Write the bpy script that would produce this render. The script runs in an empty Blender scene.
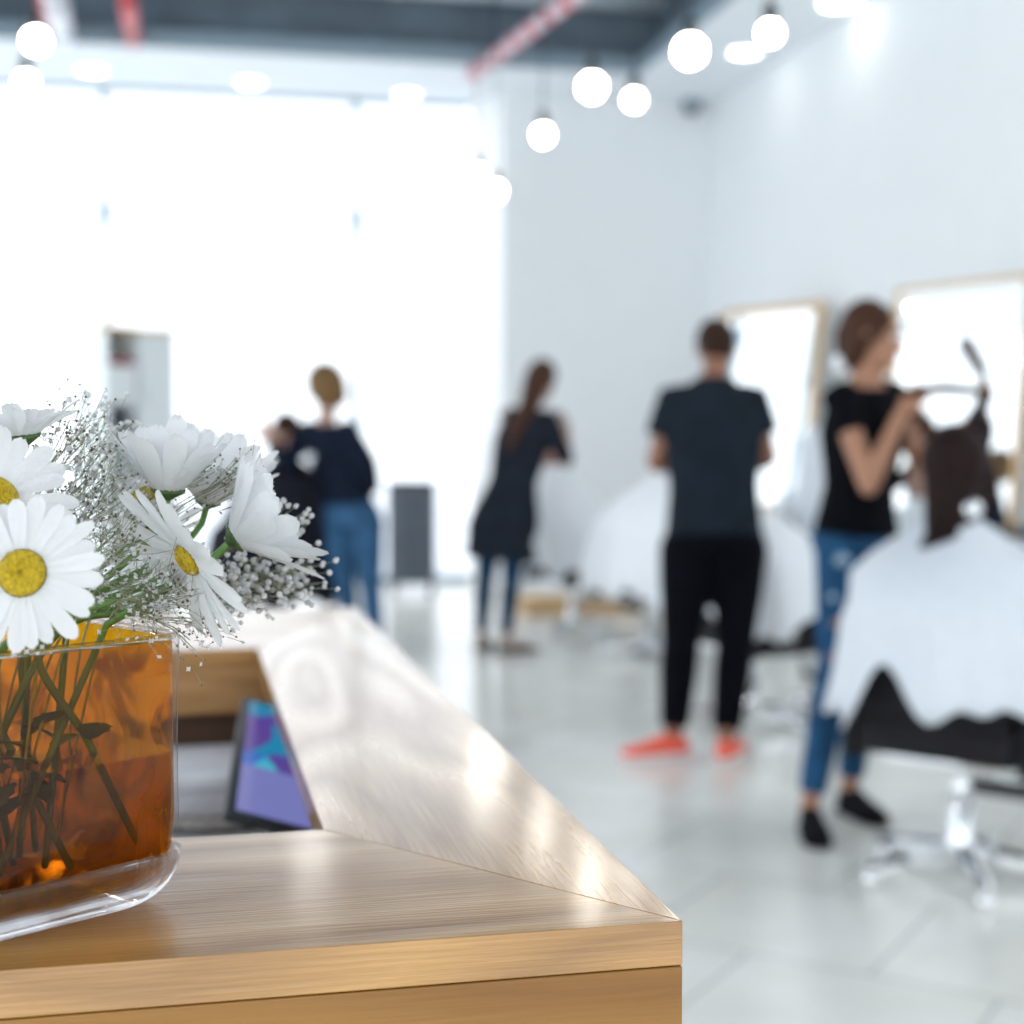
import bpy, bmesh, math, random
from mathutils import Vector, Matrix, noise
random.seed(7)
V = Vector
PI = math.pi
sc = bpy.context.scene
C = sc.collection
# ------------------------------------------------------------------ camera
F = 1493.0; HOR = 441.0; CH = 1.25
TH = math.radians(12.45)
FW = V((math.sin(TH), math.cos(TH), 0)); RT = V((math.cos(TH), -math.sin(TH), 0)); UP = V((0, 0, 1))
PHI = math.atan((512 - HOR) / F)
_f = FW * math.cos(PHI) - UP * math.sin(PHI); _u = FW * math.sin(PHI) + UP * math.cos(PHI)
CAM = V((0, 0, CH))
def ray(px, py): return _f + RT * ((px - 512) / F) + _u * ((512 - py) / F)
def at(px, py, d):
    r = ray(px, py); return CAM + r * (d / r.dot(FW))
def onz(px, py, z):
    r = ray(px, py); return CAM + r * ((z - CH) / r.z)
def cf(lat, d, z): return RT * lat + FW * d + UP * z
cam = bpy.data.cameras.new('camera'); co = bpy.data.objects.new('camera', cam); C.objects.link(co)
co.location = CAM; co.rotation_euler = (PI / 2 - PHI, 0, -TH)
cam.sensor_width = 24; cam.sensor_fit = 'HORIZONTAL'; cam.lens = F * 24 / 1024
cam.clip_start = 0.05; cam.clip_end = 200
cam.dof.use_dof = True; cam.dof.focus_distance = 0.76; cam.dof.aperture_fstop = 3.3
sc.camera = co
sc.view_settings.view_transform = 'Standard'; sc.view_settings.look = 'None'
sc.view_settings.gamma = 1; sc.view_settings.use_curve_mapping = False
sc.view_settings.exposure = 1.40
# ------------------------------------------------------------------ materials
def new_mat(name):
    m = bpy.data.materials.new(name); m.use_nodes = True
    nt = m.node_tree; return m, nt, nt.nodes['Principled BSDF']
def mat(name, col, rough=.6, metal=0, var=.08, scale=30, bump=0, bscale=200, emit=0, coat=0, spec=.5, sub=0, trans=0, stretch=(1, 1, 1)):
    m, nt, b = new_mat(name)
    tc = nt.nodes.new('ShaderNodeTexCoord')
    mp = nt.nodes.new('ShaderNodeMapping'); mp.inputs['Scale'].default_value = stretch
    nt.links.new(tc.outputs['Object'], mp.inputs['Vector'])
    n = nt.nodes.new('ShaderNodeTexNoise'); n.inputs['Scale'].default_value = scale; n.inputs['Detail'].default_value = 4
    nt.links.new(mp.outputs['Vector'], n.inputs['Vector'])
    r = nt.nodes.new('ShaderNodeValToRGB')
    a = [max(0, c * (1 - var)) for c in col]; z = [min(1, c * (1 + var)) for c in col]
    r.color_ramp.elements[0].position = .3; r.color_ramp.elements[1].position = .7
    r.color_ramp.elements[0].color = (*a, 1); r.color_ramp.elements[1].color = (*z, 1)
    nt.links.new(n.outputs['Fac'], r.inputs['Fac']); nt.links.new(r.outputs['Color'], b.inputs['Base Color'])
    b.inputs['Roughness'].default_value = rough; b.inputs['Metallic'].default_value = metal
    b.inputs['Specular IOR Level'].default_value = spec
    if coat: b.inputs['Coat Weight'].default_value = coat; b.inputs['Coat Roughness'].default_value = .1
    if sub: b.inputs['Subsurface Weight'].default_value = sub; b.inputs['Subsurface Scale'].default_value = .003
    if trans: b.inputs['Transmission Weight'].default_value = trans
    if emit:
        nt.links.new(r.outputs['Color'], b.inputs['Emission Color']); b.inputs['Emission Strength'].default_value = emit
    if bump:
        n2 = nt.nodes.new('ShaderNodeTexNoise'); n2.inputs['Scale'].default_value = bscale; n2.inputs['Detail'].default_value = 3
        nt.links.new(mp.outputs['Vector'], n2.inputs['Vector'])
        bp = nt.nodes.new('ShaderNodeBump'); bp.inputs['Strength'].default_value = bump; bp.inputs['Distance'].default_value = .01
        nt.links.new(n2.outputs['Fac'], bp.inputs['Height']); nt.links.new(bp.outputs['Normal'], b.inputs['Normal'])
    return m
def wood(name, light, dark, axis, rough=.3, scale=1.0, coat=.5, off=(0, 0, 0), bump=.25):
    """axis: direction of grain 0=x 1=y 2=z"""
    m, nt, b = new_mat(name)
    N = nt.nodes.new; L = nt.links.new
    tc = N('ShaderNodeTexCoord'); mp = N('ShaderNodeMapping')
    s = [scale * 9.0] * 3; s[axis] = scale * 1.3
    mp.inputs['Scale'].default_value = s; mp.inputs['Location'].default_value = off
    L(tc.outputs['Object'], mp.inputs['Vector'])
    n1 = N('ShaderNodeTexNoise'); n1.inputs['Scale'].default_value = .55; n1.inputs['Detail'].default_value = 2; n1.inputs['Distortion'].default_value = .3
    L(mp.outputs['Vector'], n1.inputs['Vector'])
    mu = N('ShaderNodeMath'); mu.operation = 'MULTIPLY'; mu.inputs[1].default_value = 24
    L(n1.outputs['Fac'], mu.inputs[0])
    fr = N('ShaderNodeMath'); fr.operation = 'PINGPONG'; fr.inputs[1].default_value = 1
    L(mu.outputs[0], fr.inputs[0])
    # fine pores
    mp2 = N('ShaderNodeMapping'); s2 = [scale * 420.0] * 3; s2[axis] = scale * 14
    mp2.inputs['Scale'].default_value = s2; L(tc.outputs['Object'], mp2.inputs['Vector'])
    n2 = N('ShaderNodeTexNoise'); n2.inputs['Scale'].default_value = 1; n2.inputs['Detail'].default_value = 3
    L(mp2.outputs['Vector'], n2.inputs['Vector'])
    mx = N('ShaderNodeMath'); mx.operation = 'MULTIPLY_ADD'; mx.inputs[1].default_value = .5
    L(fr.outputs[0], mx.inputs[0])
    m2 = N('ShaderNodeMath'); m2.operation = 'MULTIPLY'; m2.inputs[1].default_value = .6
    L(n2.outputs['Fac'], m2.inputs[0]); L(m2.outputs[0], mx.inputs[2])
    r = N('ShaderNodeValToRGB'); r.color_ramp.elements[0].position = .15; r.color_ramp.elements[1].position = .8
    r.color_ramp.elements[0].color = (*dark, 1); r.color_ramp.elements[1].color = (*light, 1)
    L(mx.outputs[0], r.inputs['Fac']); L(r.outputs['Color'], b.inputs['Base Color'])
    rr = N('ShaderNodeMapRange'); rr.inputs['To Min'].default_value = rough * 1.5; rr.inputs['To Max'].default_value = rough * .75
    L(mx.outputs[0], rr.inputs['Value']); L(rr.outputs['Result'], b.inputs['Roughness'])
    b.inputs['Coat Weight'].default_value = coat; b.inputs['Coat Roughness'].default_value = .15; b.inputs['Specular IOR Level'].default_value = .9 if coat > .5 else .5
    bp = N('ShaderNodeBump'); bp.inputs['Strength'].default_value = bump; bp.inputs['Distance'].default_value = .0012
    L(mx.outputs[0], bp.inputs['Height']); L(bp.outputs['Normal'], b.inputs['Normal'])
    return m
def emis(name, col, s):
    m, nt, b = new_mat(name)
    b.inputs['Base Color'].default_value = (.9, .9, .88, 1)
    b.inputs['Emission Color'].default_value = (*col, 1); b.inputs['Emission Strength'].default_value = s
    return m
def thinglass(name, tint, gloss=.04, rough=.02, trl=0, trcol=(1, 1, 1), var=.88):
    """thin tinted sheet glass: tinted see-through plus a Fresnel reflection"""
    m, nt, b = new_mat(name); nt.nodes.remove(b)
    N = nt.nodes.new; L = nt.links.new
    out = nt.nodes['Material Output']
    t = N('ShaderNodeBsdfTransparent'); 
    tc = N('ShaderNodeTexCoord'); nz = N('ShaderNodeTexNoise'); nz.inputs['Scale'].default_value = 22; nz.inputs['Detail'].default_value = 2
    L(tc.outputs['Object'], nz.inputs['Vector'])
    rp = N('ShaderNodeValToRGB')
    rp.color_ramp.elements[0].color = (*[c * var for c in tint], 1); rp.color_ramp.elements[1].color = (*tint, 1)
    L(nz.outputs['Fac'], rp.inputs['Fac']); L(rp.outputs['Color'], t.inputs['Color'])
    g = N('ShaderNodeBsdfGlossy'); g.inputs['Roughness'].default_value = rough
    lw = N('ShaderNodeLayerWeight'); pw = N('ShaderNodeMath'); pw.operation = 'POWER'; pw.inputs[1].default_value = 5; L(lw.outputs['Facing'], pw.inputs[0])
    fr = N('ShaderNodeMath'); fr.operation = 'MULTIPLY_ADD'; fr.inputs[1].default_value = .8; fr.inputs[2].default_value = gloss; L(pw.outputs[0], fr.inputs[0])
    mx = N('ShaderNodeMixShader'); 
    L(fr.outputs[0], mx.inputs[0]); L(g.outputs[0], mx.inputs[2])
    src = t
    if trl:
        tl = N('ShaderNodeBsdfTranslucent'); tl.inputs['Color'].default_value = (*trcol, 1)
        m2 = N('ShaderNodeMixShader'); m2.inputs[0].default_value = trl
        L(t.outputs[0], m2.inputs[1]); L(tl.outputs[0], m2.inputs[2]); src = m2
    L(src.outputs[0], mx.inputs[1]); L(mx.outputs[0], out.inputs['Surface'])
    return m
def skinmat(name, col): return mat(name, col, .55, var=.06, scale=40, sub=.15)
M = {}
M['wall'] = mat('painted_plaster', (.85, .885, .91), .75, var=.01, scale=4)
M['soffit'] = mat('ceiling_plaster', (.85, .90, .94), .8, var=.01, scale=4)
M['void'] = mat('dark_ceiling_paint', (.17, .23, .29), .85, var=.15, scale=3)
M['duct'] = mat('duct_sheet_metal', (.62, .70, .76), .5, var=.1, scale=6)
M['alu'] = mat('window_aluminium', (.30, .40, .47), .4, var=.05)
M['pane'] = thinglass('window_pane_glass', (.97, .985, 1.0))
M['white_trim'] = mat('white_lacquer', (.85, .89, .93), .35, var=.02)
M['chrome'] = mat('polished_chrome', (.86, .88, .90), .09, 1, var=.03)
M['blackv'] = mat('black_upholstery', (.010, .009, .012), .5, spec=.2, var=.3, scale=60, bump=.2)
M['blackp'] = mat('black_plastic', (.02, .022, .026), .45, var=.2)
M['darkcloth'] = mat('dark_cape_cloth', (.008, .009, .016), .8, spec=.15, var=.25, bump=.3, bscale=60)
M['cape'] = mat('white_cape_cloth', (.66, .71, .77), .5, var=.03, bump=.3, bscale=18)
M['cape_b'] = mat('lightened_white_cape_cloth', (.86, .90, .95), .5, var=.03, bump=.3, bscale=18)  # light put into the colour: white cape cloth lifted for the shaded back capes
M['shoe_black'] = mat('black_shoe_canvas', (.006, .0065, .008), .8, spec=.12, var=.2)
M['mirror'] = mat('silvered_glass', (.93, .96, .96), .015, 1, var=.01)
M['frame'] = wood('pale_oak_frame', (.72, .50, .27), (.58, .37, .17), 2, .4, coat=.1)
M['bulb'] = emis('opal_bulb_light', (1, .93, .82), 22)
M['down'] = emis('downlight_light', (1, .97, .92), 3.2)
M['blackm'] = mat('black_metal', (.03, .035, .04), .4, .6, var=.1)
M['red'] = mat('red_pipe_paint', (.62, .035, .045), .4, var=.1)
M['denim'] = mat('blue_denim', (.035, .10, .20), .9, spec=.15, var=.35, scale=14, bump=.3, bscale=400)
M['denim_d'] = mat('dark_denim', (.010, .045, .095), .9, spec=.15, var=.35, scale=14, bump=.3, bscale=400)
M['denim_l'] = mat('bright_denim', (.018, .075, .165), .9, spec=.15, var=.35, scale=12, bump=.3, bscale=400)
M['denim_p'] = mat('worn_denim_patch', (.36, .48, .58), .9, var=.35, scale=60)
M['tee'] = mat('charcoal_jersey', (.012, .019, .028), .9, spec=.12, var=.25, scale=10, bump=.3, bscale=50)
M['blacktee'] = mat('black_jersey', (.003, .0035, .006), .9, spec=.08, var=.25, scale=10, bump=.3, bscale=50)
M['trouser'] = mat('black_trouser_cloth', (.0025, .003, .006), .9, spec=.08, var=.25, scale=10, bump=.3, bscale=40)
M['tunic'] = mat('dark_grey_knit', (.014, .018, .028), .9, spec=.12, var=.2, scale=14, bump=.3, bscale=80)
M['navy'] = mat('navy_jumper_knit', (.007, .012, .026), .9, spec=.12, var=.2, scale=14, bump=.3, bscale=80)
M['orange'] = mat('coral_shoe_mesh', (.92, .13, .075), .5, var=.15, scale=60)
M['sole'] = mat('white_rubber', (.85, .78, .78), .6, var=.03)
M['skin'] = skinmat('warm_skin', (.40, .20, .12)); M['skin2'] = skinmat('tan_skin', (.30, .135, .08)); M['skin3'] = skinmat('fair_skin', (.45, .27, .21))
def hairmat(n, c): return mat(n, c, .6, spec=.15, var=.45, scale=14, stretch=(9, 9, 1), bump=.6, bscale=16)
M['hair_brown'] = hairmat('brown_hair', (.045, .022, .015)); M['hair_dark'] = hairmat('dark_brown_hair', (.013, .005, .005))
M['hair_blond'] = hairmat('dark_blond_hair', (.17, .10, .045)); M['hair_chest'] = hairmat('chestnut_hair', (.060, .027, .016)); M['hair_short'] = hairmat('short_brown_hair', (.032, .014, .008))
M['eye'] = mat('eye_white', (.75, .74, .72), .2); M['iris'] = mat('dark_iris', (.03, .02, .015), .2); M['lip'] = mat('lip_skin', (.42, .12, .10), .45)
M['papers'] = mat('paper_white', (.72, .74, .78), .6, var=.03)
M['petal'] = mat('white_petal', (.68, .70, .715), .5, var=.03, scale=50, stretch=(1, 1, 1), bump=.15, bscale=250, sub=0)
M['disc'] = mat('yellow_floret_disc', (.80, .56, .012), .6, var=.25, scale=500, bump=1, bscale=700)
M['disc_core'] = mat('dark_floret_centre', (.42, .30, .01), .7, var=.3, scale=500, bump=1, bscale=700)
M['stem'] = mat('green_stem', (.070, .16, .030), .5, var=.3, scale=40)
M['calyx'] = mat('dark_green_calyx', (.045, .095, .022), .6, var=.35, scale=300)
M['leaf'] = mat('wet_green_leaf', (.055, .11, .02), .5, var=.35, scale=100)
M['twig'] = mat('thin_grey_green_twig', (.24, .26, .17), .6, var=.3, scale=100)
M['blossom'] = mat('tiny_white_blossom', (.62, .63, .64), .6, var=.08, scale=300)
M['dark_blossom'] = mat('backlit_dark_blossom', (.13, .10, .07), .7, var=.35, scale=300)  # darkness of backlit blossoms put into the colour
# petals let some light through
for k in ('petal', 'blossom'):
    nt = M[k].node_tree; b = nt.nodes['Principled BSDF']; out = nt.nodes['Material Output']
    tl = nt.nodes.new('ShaderNodeBsdfTranslucent'); tl.inputs['Color'].default_value = (.9, .92, .92, 1)
    mx = nt.nodes.new('ShaderNodeMixShader'); mx.inputs[0].default_value = .35
    nt.links.new(b.outputs[0], mx.inputs[1]); nt.links.new(tl.outputs[0], mx.inputs[2]); nt.links.new(mx.outputs[0], out.inputs['Surface'])
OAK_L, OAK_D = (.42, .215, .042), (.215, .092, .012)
M['oak_x'] = wood('oak_grain_across', OAK_L, OAK_D, 0, .34, coat=.7, bump=.9)
M['oak_y'] = wood('oak_grain_along', OAK_L, OAK_D, 1, .30, off=(3, 1, 0), coat=.75, bump=.8)
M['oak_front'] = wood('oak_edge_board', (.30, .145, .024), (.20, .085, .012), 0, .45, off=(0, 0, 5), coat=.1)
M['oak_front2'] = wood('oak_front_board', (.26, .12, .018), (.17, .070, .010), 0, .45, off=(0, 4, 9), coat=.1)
M['oak_in'] = wood('oak_inner_board', (.40, .22, .085), (.27, .13, .04), 0, .5, off=(0, 4, 2), coat=0)
M['darkwood'] = wood('dark_wood_board', (.10, .05, .025), (.05, .022, .01), 0, .5, coat=0)
M['clear'] = thinglass('clear_outer_glass', (.98, .985, .99), gloss=.012, rough=.01)
M['amber'] = thinglass('amber_glass', (1.0, .60, .055), gloss=.02, rough=.03, trl=.5, trcol=(1.0, .47, .008), var=.6)
nt = M['amber'].node_tree; N = nt.nodes.new; L = nt.links.new      # glow worked into the glass: patchy translucency rising towards the far walls
m2 = [n for n in nt.nodes if n.type == 'MIX_SHADER' and any(l.from_node.type == 'BSDF_TRANSLUCENT' for l in n.inputs[2].links)][0]
tc = N('ShaderNodeTexCoord'); dt = N('ShaderNodeVectorMath'); dt.operation = 'DOT_PRODUCT'; dt.inputs[1].default_value = tuple(FW - RT * .3); L(tc.outputs['Object'], dt.inputs[0])
mr = N('ShaderNodeMapRange'); mr.inputs['From Min'].default_value = -.045; mr.inputs['From Max'].default_value = .015; mr.inputs['To Max'].default_value = 1.0; mr.inputs['To Min'].default_value = .03; L(dt.outputs['Value'], mr.inputs['Value'])
nz = N('ShaderNodeTexNoise'); nz.inputs['Scale'].default_value = 26; nz.inputs['Detail'].default_value = 3; nz.inputs['Distortion'].default_value = 1.2; L(tc.outputs['Object'], nz.inputs['Vector'])
r3 = N('ShaderNodeMapRange'); r3.inputs['From Min'].default_value = .38; r3.inputs['From Max'].default_value = .55; r3.inputs['To Min'].default_value = .03; L(nz.outputs['Fac'], r3.inputs['Value'])
mu = N('ShaderNodeMath'); mu.operation = 'MULTIPLY'; L(mr.outputs['Result'], mu.inputs[0]); L(r3.outputs['Result'], mu.inputs[1]); L(mu.outputs[0], m2.inputs[0])
M['water'] = thinglass('vase_water', (.76, .62, .42), gloss=.012, rough=.0)
# solid clear glass for the thick foot of the vase
m, nt, b = new_mat('thick_clear_glass'); b.inputs['Transmission Weight'].default_value = 1; b.inputs['Roughness'].default_value = 0; b.inputs['IOR'].default_value = 1.48
_t = nt.nodes.new('ShaderNodeBsdfTransparent'); _t.inputs['Color'].default_value = (.93, .95, .97, 1); _m = nt.nodes.new('ShaderNodeMixShader'); _m.inputs[0].default_value = .5
nt.links.new(b.outputs[0], _m.inputs[1]); nt.links.new(_t.outputs[0], _m.inputs[2]); nt.links.new(_m.outputs[0], nt.nodes['Material Output'].inputs['Surface'])
M['footglass'] = m
# floor tiles, laid diagonally
m, nt, b = new_mat('pale_stone_tiles'); N = nt.nodes.new; L = nt.links.new
tc = N('ShaderNodeTexCoord'); mp = N('ShaderNodeMapping'); mp.inputs['Rotation'].default_value = (0, 0, math.radians(43))
mp.inputs['Location'].default_value = (.13, .21, 0)
L(tc.outputs['Object'], mp.inputs['Vector'])
br = N('ShaderNodeTexBrick'); br.offset = .5; br.inputs['Scale'].default_value = 1
br.inputs['Color1'].default_value = (.91, .91, .88, 1); br.inputs['Color2'].default_value = (.88, .89, .87, 1); br.inputs['Mortar'].default_value = (.60, .60, .61, 1)
br.inputs['Mortar Size'].default_value = .006; br.inputs['Mortar Smooth'].default_value = .3
br.inputs['Brick Width'].default_value = .6; br.inputs['Row Height'].default_value = .6
L(mp.outputs['Vector'], br.inputs['Vector'])
nz = N('ShaderNodeTexNoise'); nz.inputs['Scale'].default_value = 2.2; nz.inputs['Detail'].default_value = 5; L(tc.outputs['Object'], nz.inputs['Vector'])
rp = N('ShaderNodeValToRGB'); rp.color_ramp.elements[0].color = (.86, .85, .80, 1); rp.color_ramp.elements[1].color = (1, 1, 1, 1)
rp.color_ramp.elements[0].position = .3; rp.color_ramp.elements[1].position = .65
L(nz.outputs['Fac'], rp.inputs['Fac'])
mx = N('ShaderNodeMixRGB'); mx.blend_type = 'MULTIPLY'; mx.inputs[0].default_value = 1; L(br.outputs['Color'], mx.inputs[1]); L(rp.outputs['Color'], mx.inputs[2])
L(mx.outputs[0], b.inputs['Base Color']); b.inputs['Roughness'].default_value = .22; b.inputs['Specular IOR Level'].default_value = .6
M['floor'] = m
# screen
m, nt, b = new_mat('lit_laptop_screen'); N = nt.nodes.new; L = nt.links.new
tc = N('ShaderNodeTexCoord'); sx = N('ShaderNodeSeparateXYZ'); L(tc.outputs['UV'], sx.inputs[0])
r1 = N('ShaderNodeValToRGB'); r1.color_ramp.interpolation = 'CONSTANT'
r1.color_ramp.elements[0].color = (.006, .04, .26, 1); r1.color_ramp.elements[1].position = .17; r1.color_ramp.elements[1].color = (.17, .18, .45, 1)
L(sx.outputs[0], r1.inputs['Fac'])
ch = N('ShaderNodeTexVoronoi'); ch.distance = 'CHEBYCHEV'; ch.inputs['Scale'].default_value = 3.2; L(tc.outputs['UV'], ch.inputs['Vector'])
r2 = N('ShaderNodeValToRGB'); r2.color_ramp.interpolation = 'CONSTANT'
e = r2.color_ramp.elements; e[0].color = (.01, .22, .40, 1); e[1].position = .35; e[1].color = (.09, .05, .28, 1); e2 = e.new(.6); e2.color = (.04, .12, .50, 1); e3 = e.new(.8); e3.color = (.05, .42, .55, 1)
L(ch.outputs['Color'], r2.inputs['Fac'])
gt = N('ShaderNodeMath'); gt.operation = 'GREATER_THAN'; gt.inputs[1].default_value = .24; L(sx.outputs[0], gt.inputs[0])
g2 = N('ShaderNodeMath'); g2.operation = 'GREATER_THAN'; g2.inputs[1].default_value = .38; L(sx.outputs[1], g2.inputs[0])
mm = N('ShaderNodeMath'); mm.operation = 'MULTIPLY'; L(gt.outputs[0], mm.inputs[0]); L(g2.outputs[0], mm.inputs[1])
mx = N('ShaderNodeMixRGB'); L(mm.outputs[0], mx.inputs[0]); L(r1.outputs['Color'], mx.inputs[1]); L(r2.outputs['Color'], mx.inputs[2])
b.inputs['Base Color'].default_value = (.01, .01, .015, 1); b.inputs['Roughness'].default_value = .25
L(mx.outputs[0], b.inputs['Emission Color']); b.inputs['Emission Strength'].default_value = .38
M['screen'] = m
# ------------------------------------------------------------------ mesh helpers
def tagit(o, label=None, cat=None, group=None, kind=None):
    if label: o['label'] = label
    if cat: o['category'] = cat
    if group: o['group'] = group
    if kind: o['kind'] = kind
    return o
def empty(name, loc, label, cat, group=None):
    o = bpy.data.objects.new(name, None); C.objects.link(o); o.location = loc; o.empty_display_size = .1
    return tagit(o, label, cat, group)
def origin_of(p):
    while p.parent: p = p.parent
    return V(p.location)
class MB:
    def __init__(s): s.v = []; s.f = []; s.uv = None
    def add(s, vs, fs):
        o = len(s.v); s.v += [V(x) for x in vs]; s.f += [tuple(i + o for i in f) for f in fs]; return s
    def rings(s, rings, cap=True, closed=True):
        n = len(rings[0]); vs = [p for r in rings for p in r]; fs = []
        for i in range(len(rings) - 1):
            for j in range(n if closed else n - 1):
                k = (j + 1) % n; fs.append((i * n + j, i * n + k, (i + 1) * n + k, (i + 1) * n + j))
        if cap: fs.append(tuple(range(n))[::-1]); fs.append(tuple((len(rings) - 1) * n + j for j in range(n)))
        return s.add(vs, fs)
    def tube(s, pts, rad, n=10, cap=True, round_=False):
        pts = [V(p) for p in pts]; m = len(pts)
        if not hasattr(rad, '__len__'): rad = [rad] * m
        if round_:
            d0 = (pts[0] - pts[1]).normalized(); d1 = (pts[-1] - pts[-2]).normalized()
            a = [(pts[0] + d0 * rad[0] * math.sin(t), rad[0] * math.cos(t)) for t in (1.35, .9, .45)]
            z = [(pts[-1] + d1 * rad[-1] * math.sin(t), rad[-1] * math.cos(t)) for t in (.45, .9, 1.35)]
            pts = [p for p, _ in a] + pts + [p for p, _ in z]; rad = [r for _, r in a] + list(rad) + [r for _, r in z]; m = len(pts)
        ref = None; R = []
        for i in range(m):
            t = (pts[min(i + 1, m - 1)] - pts[max(i - 1, 0)]).normalized()
            if ref is None:
                ref = V((0, 0, 1)) if abs(t.z) < .9 else V((1, 0, 0))
            x = (ref - t * ref.dot(t)).normalized(); ref = x; y = t.cross(x)
            R.append([pts[i] + (x * math.cos(2 * PI * k / n) + y * math.sin(2 * PI * k / n)) * rad[i] for k in range(n)])
        return s.rings(R, cap)
    def ell(s, c, ax, n=16, m=10):
        """ellipsoid: ax = three axis vectors (with length)"""
        c = V(c); R = []
        for i in range(m + 1):
            t = PI * i / m; t = min(max(t, .02), PI - .02)
            R.append([c + ax[2] * math.cos(t) + (ax[0] * math.cos(2 * PI * j / n) + ax[1] * math.sin(2 * PI * j / n)) * math.sin(t) for j in range(n)])
        return s.rings(R[::-1])
    def sph(s, c, r, n=12, m=8): return s.ell(c, (V((r, 0, 0)), V((0, r, 0)), V((0, 0, r))), n, m)
    def obox(s, c, a, b, z):
        """box by centre and three half axis vectors"""
        c, a, b, z = V(c), V(a), V(b), V(z)
        vs = [c + a * i + b * j + z * k for i in (-1, 1) for j in (-1, 1) for k in (-1, 1)]
        return s.add(vs, [(0, 1, 3, 2), (4, 6, 7, 5), (0, 4, 5, 1), (2, 3, 7, 6), (0, 2, 6, 4), (1, 5, 7, 3)])
    def box(s, x0, x1, y0, y1, z0, z1):
        return s.obox(((x0 + x1) / 2, (y0 + y1) / 2, (z0 + z1) / 2), V(((x1 - x0) / 2, 0, 0)), V((0, (y1 - y0) / 2, 0)), V((0, 0, (z1 - z0) / 2)))
    def prism(s, poly, z0, z1):
        n = len(poly); vs = [V((p[0], p[1], z0)) for p in poly] + [V((p[0], p[1], z1)) for p in poly]
        fs = [tuple(range(n))[::-1], tuple(range(n, 2 * n))] + [(i, (i + 1) % n, n + (i + 1) % n, n + i) for i in range(n)]
        return s.add(vs, fs)
    def lathe(s, c, prof, n=24, cap=True):
        c = V(c); return s.rings([[c + V((r * math.cos(2 * PI * j / n), r * math.sin(2 * PI * j / n), z)) for j in range(n)] for r, z in prof], cap)
    def disc(s, c, nrm, r, h, n=20):
        c = V(c); nrm = V(nrm).normalized(); return s.tube([c, c + nrm * h], r, n)
    def build(s, name, m, parent=None, smooth=True, bevel=0, voxel=0, sm=0, solid=0, **tags):
        org = origin_of(parent) if parent else V((0, 0, 0))
        me = bpy.data.meshes.new(name); me.from_pydata([tuple(p - org) for p in s.v], [], s.f)
        bm = bmesh.new(); bm.from_mesh(me); bmesh.ops.recalc_face_normals(bm, faces=bm.faces)
        bm.to_mesh(me); bm.free()
        o = bpy.data.objects.new(name, me); C.objects.link(o)
        if bevel:
            md = o.modifiers.new('b', 'BEVEL'); md.width = bevel; md.segments = 3; md.limit_method = 'ANGLE'; md.angle_limit = .6
        if voxel:
            md = o.modifiers.new('r', 'REMESH'); md.mode = 'VOXEL'; md.voxel_size = voxel; md.use_smooth_shade = True
        if sm:
            md = o.modifiers.new('s', 'SMOOTH'); md.factor = .5; md.iterations = sm
        if solid:
            md = o.modifiers.new('t', 'SOLIDIFY'); md.thickness = solid; md.offset = 0
        if bevel or voxel or sm or solid:
            dg = bpy.context.evaluated_depsgraph_get(); ev = o.evaluated_get(dg)
            nm = bpy.data.meshes.new_from_object(ev); o.modifiers.clear(); o.data = nm; bpy.data.meshes.remove(me); me = nm; me.name = name
        me.materials.clear(); me.materials.append(m)
        if smooth:
            me.shade_smooth()
            if smooth == 'auto' or bevel:
                try: me.set_sharp_from_angle(angle=.7)
                except Exception: pass
        else: me.shade_flat()
        if parent: o.parent = parent
        return tagit(o, **tags)
def struct(o): o['kind'] = 'structure'; return o
def copy_tree(o, parent=None):
    c = o.copy(); C.objects.link(c); c.parent = parent
    for ch in list(o.children): copy_tree(ch, c)
    return c
def lerp(a, b, t): return a + (b - a) * t
def spline(pts, n=8):
    pts = [V(p) for p in pts]; out = []
    P = [pts[0] * 2 - pts[1]] + pts + [pts[-1] * 2 - pts[-2]]
    for i in range(1, len(P) - 2):
        for k in range(n):
            t = k / n; a, b, c, d = P[i - 1:i + 3]
            out.append(.5 * ((2 * b) + (c - a) * t + (2 * a - 5 * b + 4 * c - d) * t * t + (3 * b - a - 3 * c + d) * t ** 3))
    out.append(pts[-1]); return out
# ------------------------------------------------------------------ room
XW, YW, ZC = 4.55, 13.0, 4.2           # right wall, end wall, lowered ceiling
YR, XR, ZR = 11.65, 3.62, 4.95          # recess edge towards window wall / right wall, recess top
XL, YN = -6.5, -3.2
def xy(X, Y): return (X, Y)
def px_X(px, Y):                         # room X seen at pixel column px on the plane Y
    t = (px - 512) / F; c, s_ = math.cos(TH), math.sin(TH)
    d = Y / (c - t * s_); return d * (t * c + s_)
struct(MB().box(XL, XW + .2, YN, YW + .3, -.1, 0).build('floor', M['floor'], smooth=False))
xe = px_X(471, YW); x_l = px_X(-120, YW)
xc = px_X(503, YW - .12)
YB2 = YW - .45; xr2 = px_X(503, YB2)
struct(MB().box(xr2, XW + .2, YB2, YW + .25, 0, ZC + .8).build('wall_back', M['wall'], smooth=False))
struct(MB().box(XL, xe + .02, YW, YW + .25, ZC, ZC + .8).build('wall_over_window', M['wall'], smooth=False))
struct(MB().prism([(xe, YW), (xr2 - .001, YB2 - .001), (xr2 - .001, YW)], 0, ZC).build('trim_1', mat('reveal_white_gloss', (.93, .95, .97), .3), smooth=False))
struct(MB().box(XW, XW + .2, YN, YW, 0, ZC + .8).build('wall_right', M['wall'], smooth=False))
struct(MB().box(XL, XW, YR, YW, ZC, ZC + .12).build('ceiling_back', M['soffit'], smooth=False))
struct(MB().box(XR, XW, YN, YR, ZC, ZC + .12).build('ceiling_right', M['soffit'], smooth=False))
XLR = -2.0
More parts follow.
